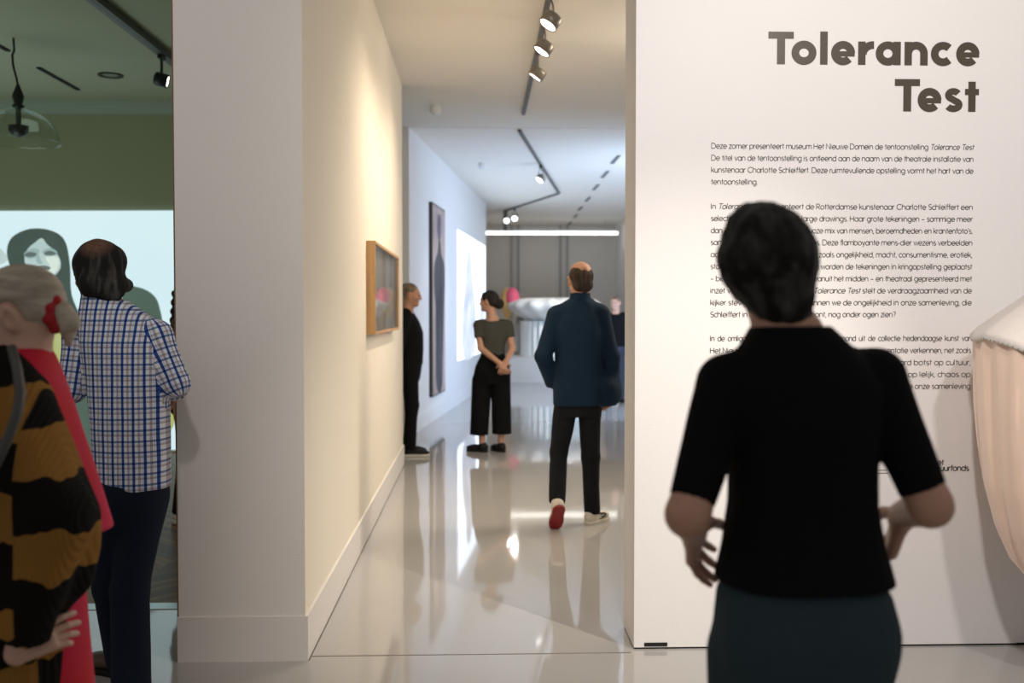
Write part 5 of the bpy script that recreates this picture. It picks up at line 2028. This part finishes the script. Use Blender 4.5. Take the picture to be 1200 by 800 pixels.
S.ell(Wd(0, -.065, -.03), (.062, .05, .06), Rh, .03)
S.ell(Wd(0, .100, -.040), (.10, .075, .100), Rh, .02, 's')
hm2 = bpy.data.materials['hair_black']
S.disp = hair_noise(.003, 60, 75)
hr = quad_mesh('hair', [S.mesh(.007)], hm2, F.root)
S = Sculpt()
for k in range(11):
    px_, py_ = 205.5 - .55 * k * .9 + (1.0 if k % 2 else -1.0), 344 + k * 5.2
    S.ell(F.j(px_, py_, -.06), (.022 - .001 * k, .024, .026), None, .004)
quad_mesh('braid', [S.mesh(.005)], hm2, hr)
S = Sculpt()
S.loft([(z, cx - .004, cy, rx + .018, ry + .018) for z, cx, cy, rx, ry in sec if .8 < z < 1.42], .03)
for e in 'LR':
    S.cone(J['sh' + e], J['el' + e], .062, .054, .035)
    S.cone(J['el' + e], J['wr' + e], .054, .044, .012, flat=(False, True))
    S.cone(J['sh' + e], V3(J['neck']) + V3((0, 0, -.05)), .05, .05, .03)
S.disp = folds(.004, 22, 76)
quad_mesh('top', [S.mesh(.009)], mat('olive_brown_knit', (0.085, 0.062, 0.030), 0.9, 0.2, 20), F.root)
S = Sculpt()
S.loft([(.76, 0, 0, .125, .155), (.90, .0, 0, .135, .165), (1.0, .0, 0, .11, .14)], .03)
for e in 'LR':
    S.cone(J['hip' + e], J['kn' + e], .092, .075, .03)
    S.cone(J['kn' + e], V3(J['an' + e]) + V3((0, 0, -.02)), .075, .068, .02, flat=(False, True))
quad_mesh('trousers', [S.mesh(.010)], M_BLACKCLOTH, F.root)
for e in 'LR':
    shoe(F.root, V3(J['an' + e]) + V3((0, 0, .012)), -90, 0, (M_WSOLE, M_WSOLE), 1.0, laces=False)

# ------------------------------------------------------------------ 8: distant person in black at the far end
F = Fig(721, 16.0, 'small distant person in black beyond the navy jacket, at the edge of the text wall')
J = dict(neck=V3((0, 0, 1.46)), shL=V3((-.18, .0, 1.40)), shR=V3((.18, .0, 1.40)), elL=V3((-.22, -.02, 1.11)), elR=V3((.22, -.02, 1.11)), wrL=V3((-.20, -.08, .88)), wrR=V3((.20, -.08, .88)),
         hipL=V3((-.09, 0, .90)), hipR=V3((.09, 0, .90)), knL=V3((-.1, -.01, .49)), knR=V3((.1, -.01, .49)), anL=V3((-.1, .02, .085)), anR=V3((.1, .02, .085)))
sec = [(.76, .0, 0, .14, .10), (.90, .0, 0, .155, .115), (1.08, .0, 0, .14, .10), (1.25, .0, 0, .155, .11), (1.36, .0, 0, .15, .09), (1.42, .0, 0, .10, .065), (1.46, .0, 0, .05, .05)]
S = Sculpt()
S.loft([(z, cx, cy, rx * (.84 if z < 1.3 else .9), ry * .84) for z, cx, cy, rx, ry in sec], .02)
body_limbs(S, J)
Rh = rot(150, -6, 0)
Hc = V3((0, -.02, 1.605))
Wd = head(S, Hc, Rh, V3(J['neck']) + V3((0, 0, -.05)), 1.02)
for e in 'LR':
    S.cone(V3(J['an' + e]) + V3((0, 0, -.05)), V3(J['an' + e]) + V3((0, -.14, -.065)), .03, .022, .02)
parts = [S.mesh(.011)]
for e in 'LR':
    parts.append(hand_part(J, e, (0, -.1, -.95), (1 if e == 'L' else -1, 0, 0), (0, -1, 0), (20, 24, 28, 30), .006))
quad_mesh('body', parts, SK_FAIR, F.root)
for e in (-1, 1):
    MB().lathe([(.002, -.008), (.007, -.005), (.009, 0), (.007, .005), (.002, .008)], 10, Matrix.Translation(Vector(Wd(e * .031, .090, .006)))).build('eye', bpy.data.materials['eye_dark'], F.root, True)
S = Sculpt()
S.ell(Wd(0, -.018, .036), (.080, .100, .084), Rh, .02)
S.ell(Wd(0, -.062, -.02), (.066, .046, .052), Rh, .03)
S.ell(Wd(0, .100, -.040), (.10, .072, .105), Rh, .02, 's')
S.disp = hair_noise(.002, 70, 85)
quad_mesh('hair', [S.mesh(.008)], bpy.data.materials['hair_short_brown'], F.root)
S = Sculpt()
S.loft([(z, cx, cy, rx + .016, ry + .016) for z, cx, cy, rx, ry in sec if .8 < z < 1.44], .03)
for e in 'LR':
    S.cone(J['sh' + e], J['el' + e], .062, .052, .035)
    S.cone(J['el' + e], J['wr' + e], .052, .042, .012, flat=(False, True))
    S.cone(J['sh' + e], V3(J['neck']) + V3((0, 0, -.05)), .05, .05, .03)
quad_mesh('jacket', [S.mesh(.010)], M_BLACKCLOTH, F.root)
S = Sculpt()
S.loft([(.76, 0, 0, .15, .11), (.90, .0, 0, .165, .125), (1.0, .0, 0, .15, .11)], .03)
for e in 'LR':
    S.cone(J['hip' + e], J['kn' + e], .09, .066, .03)
    S.cone(J['kn' + e], V3(J['an' + e]) + V3((0, 0, -.02)), .066, .055, .02, flat=(False, True))
quad_mesh('trousers', [S.mesh(.010)], mat('blue_grey_denim', (0.02, 0.025, 0.04), 0.85), F.root)
for e in 'LR':
    shoe(F.root, V3(J['an' + e]) + V3((0, 0, .012)), 180, 0, (M_SHOE, M_SHOE), 1.0, laces=False)
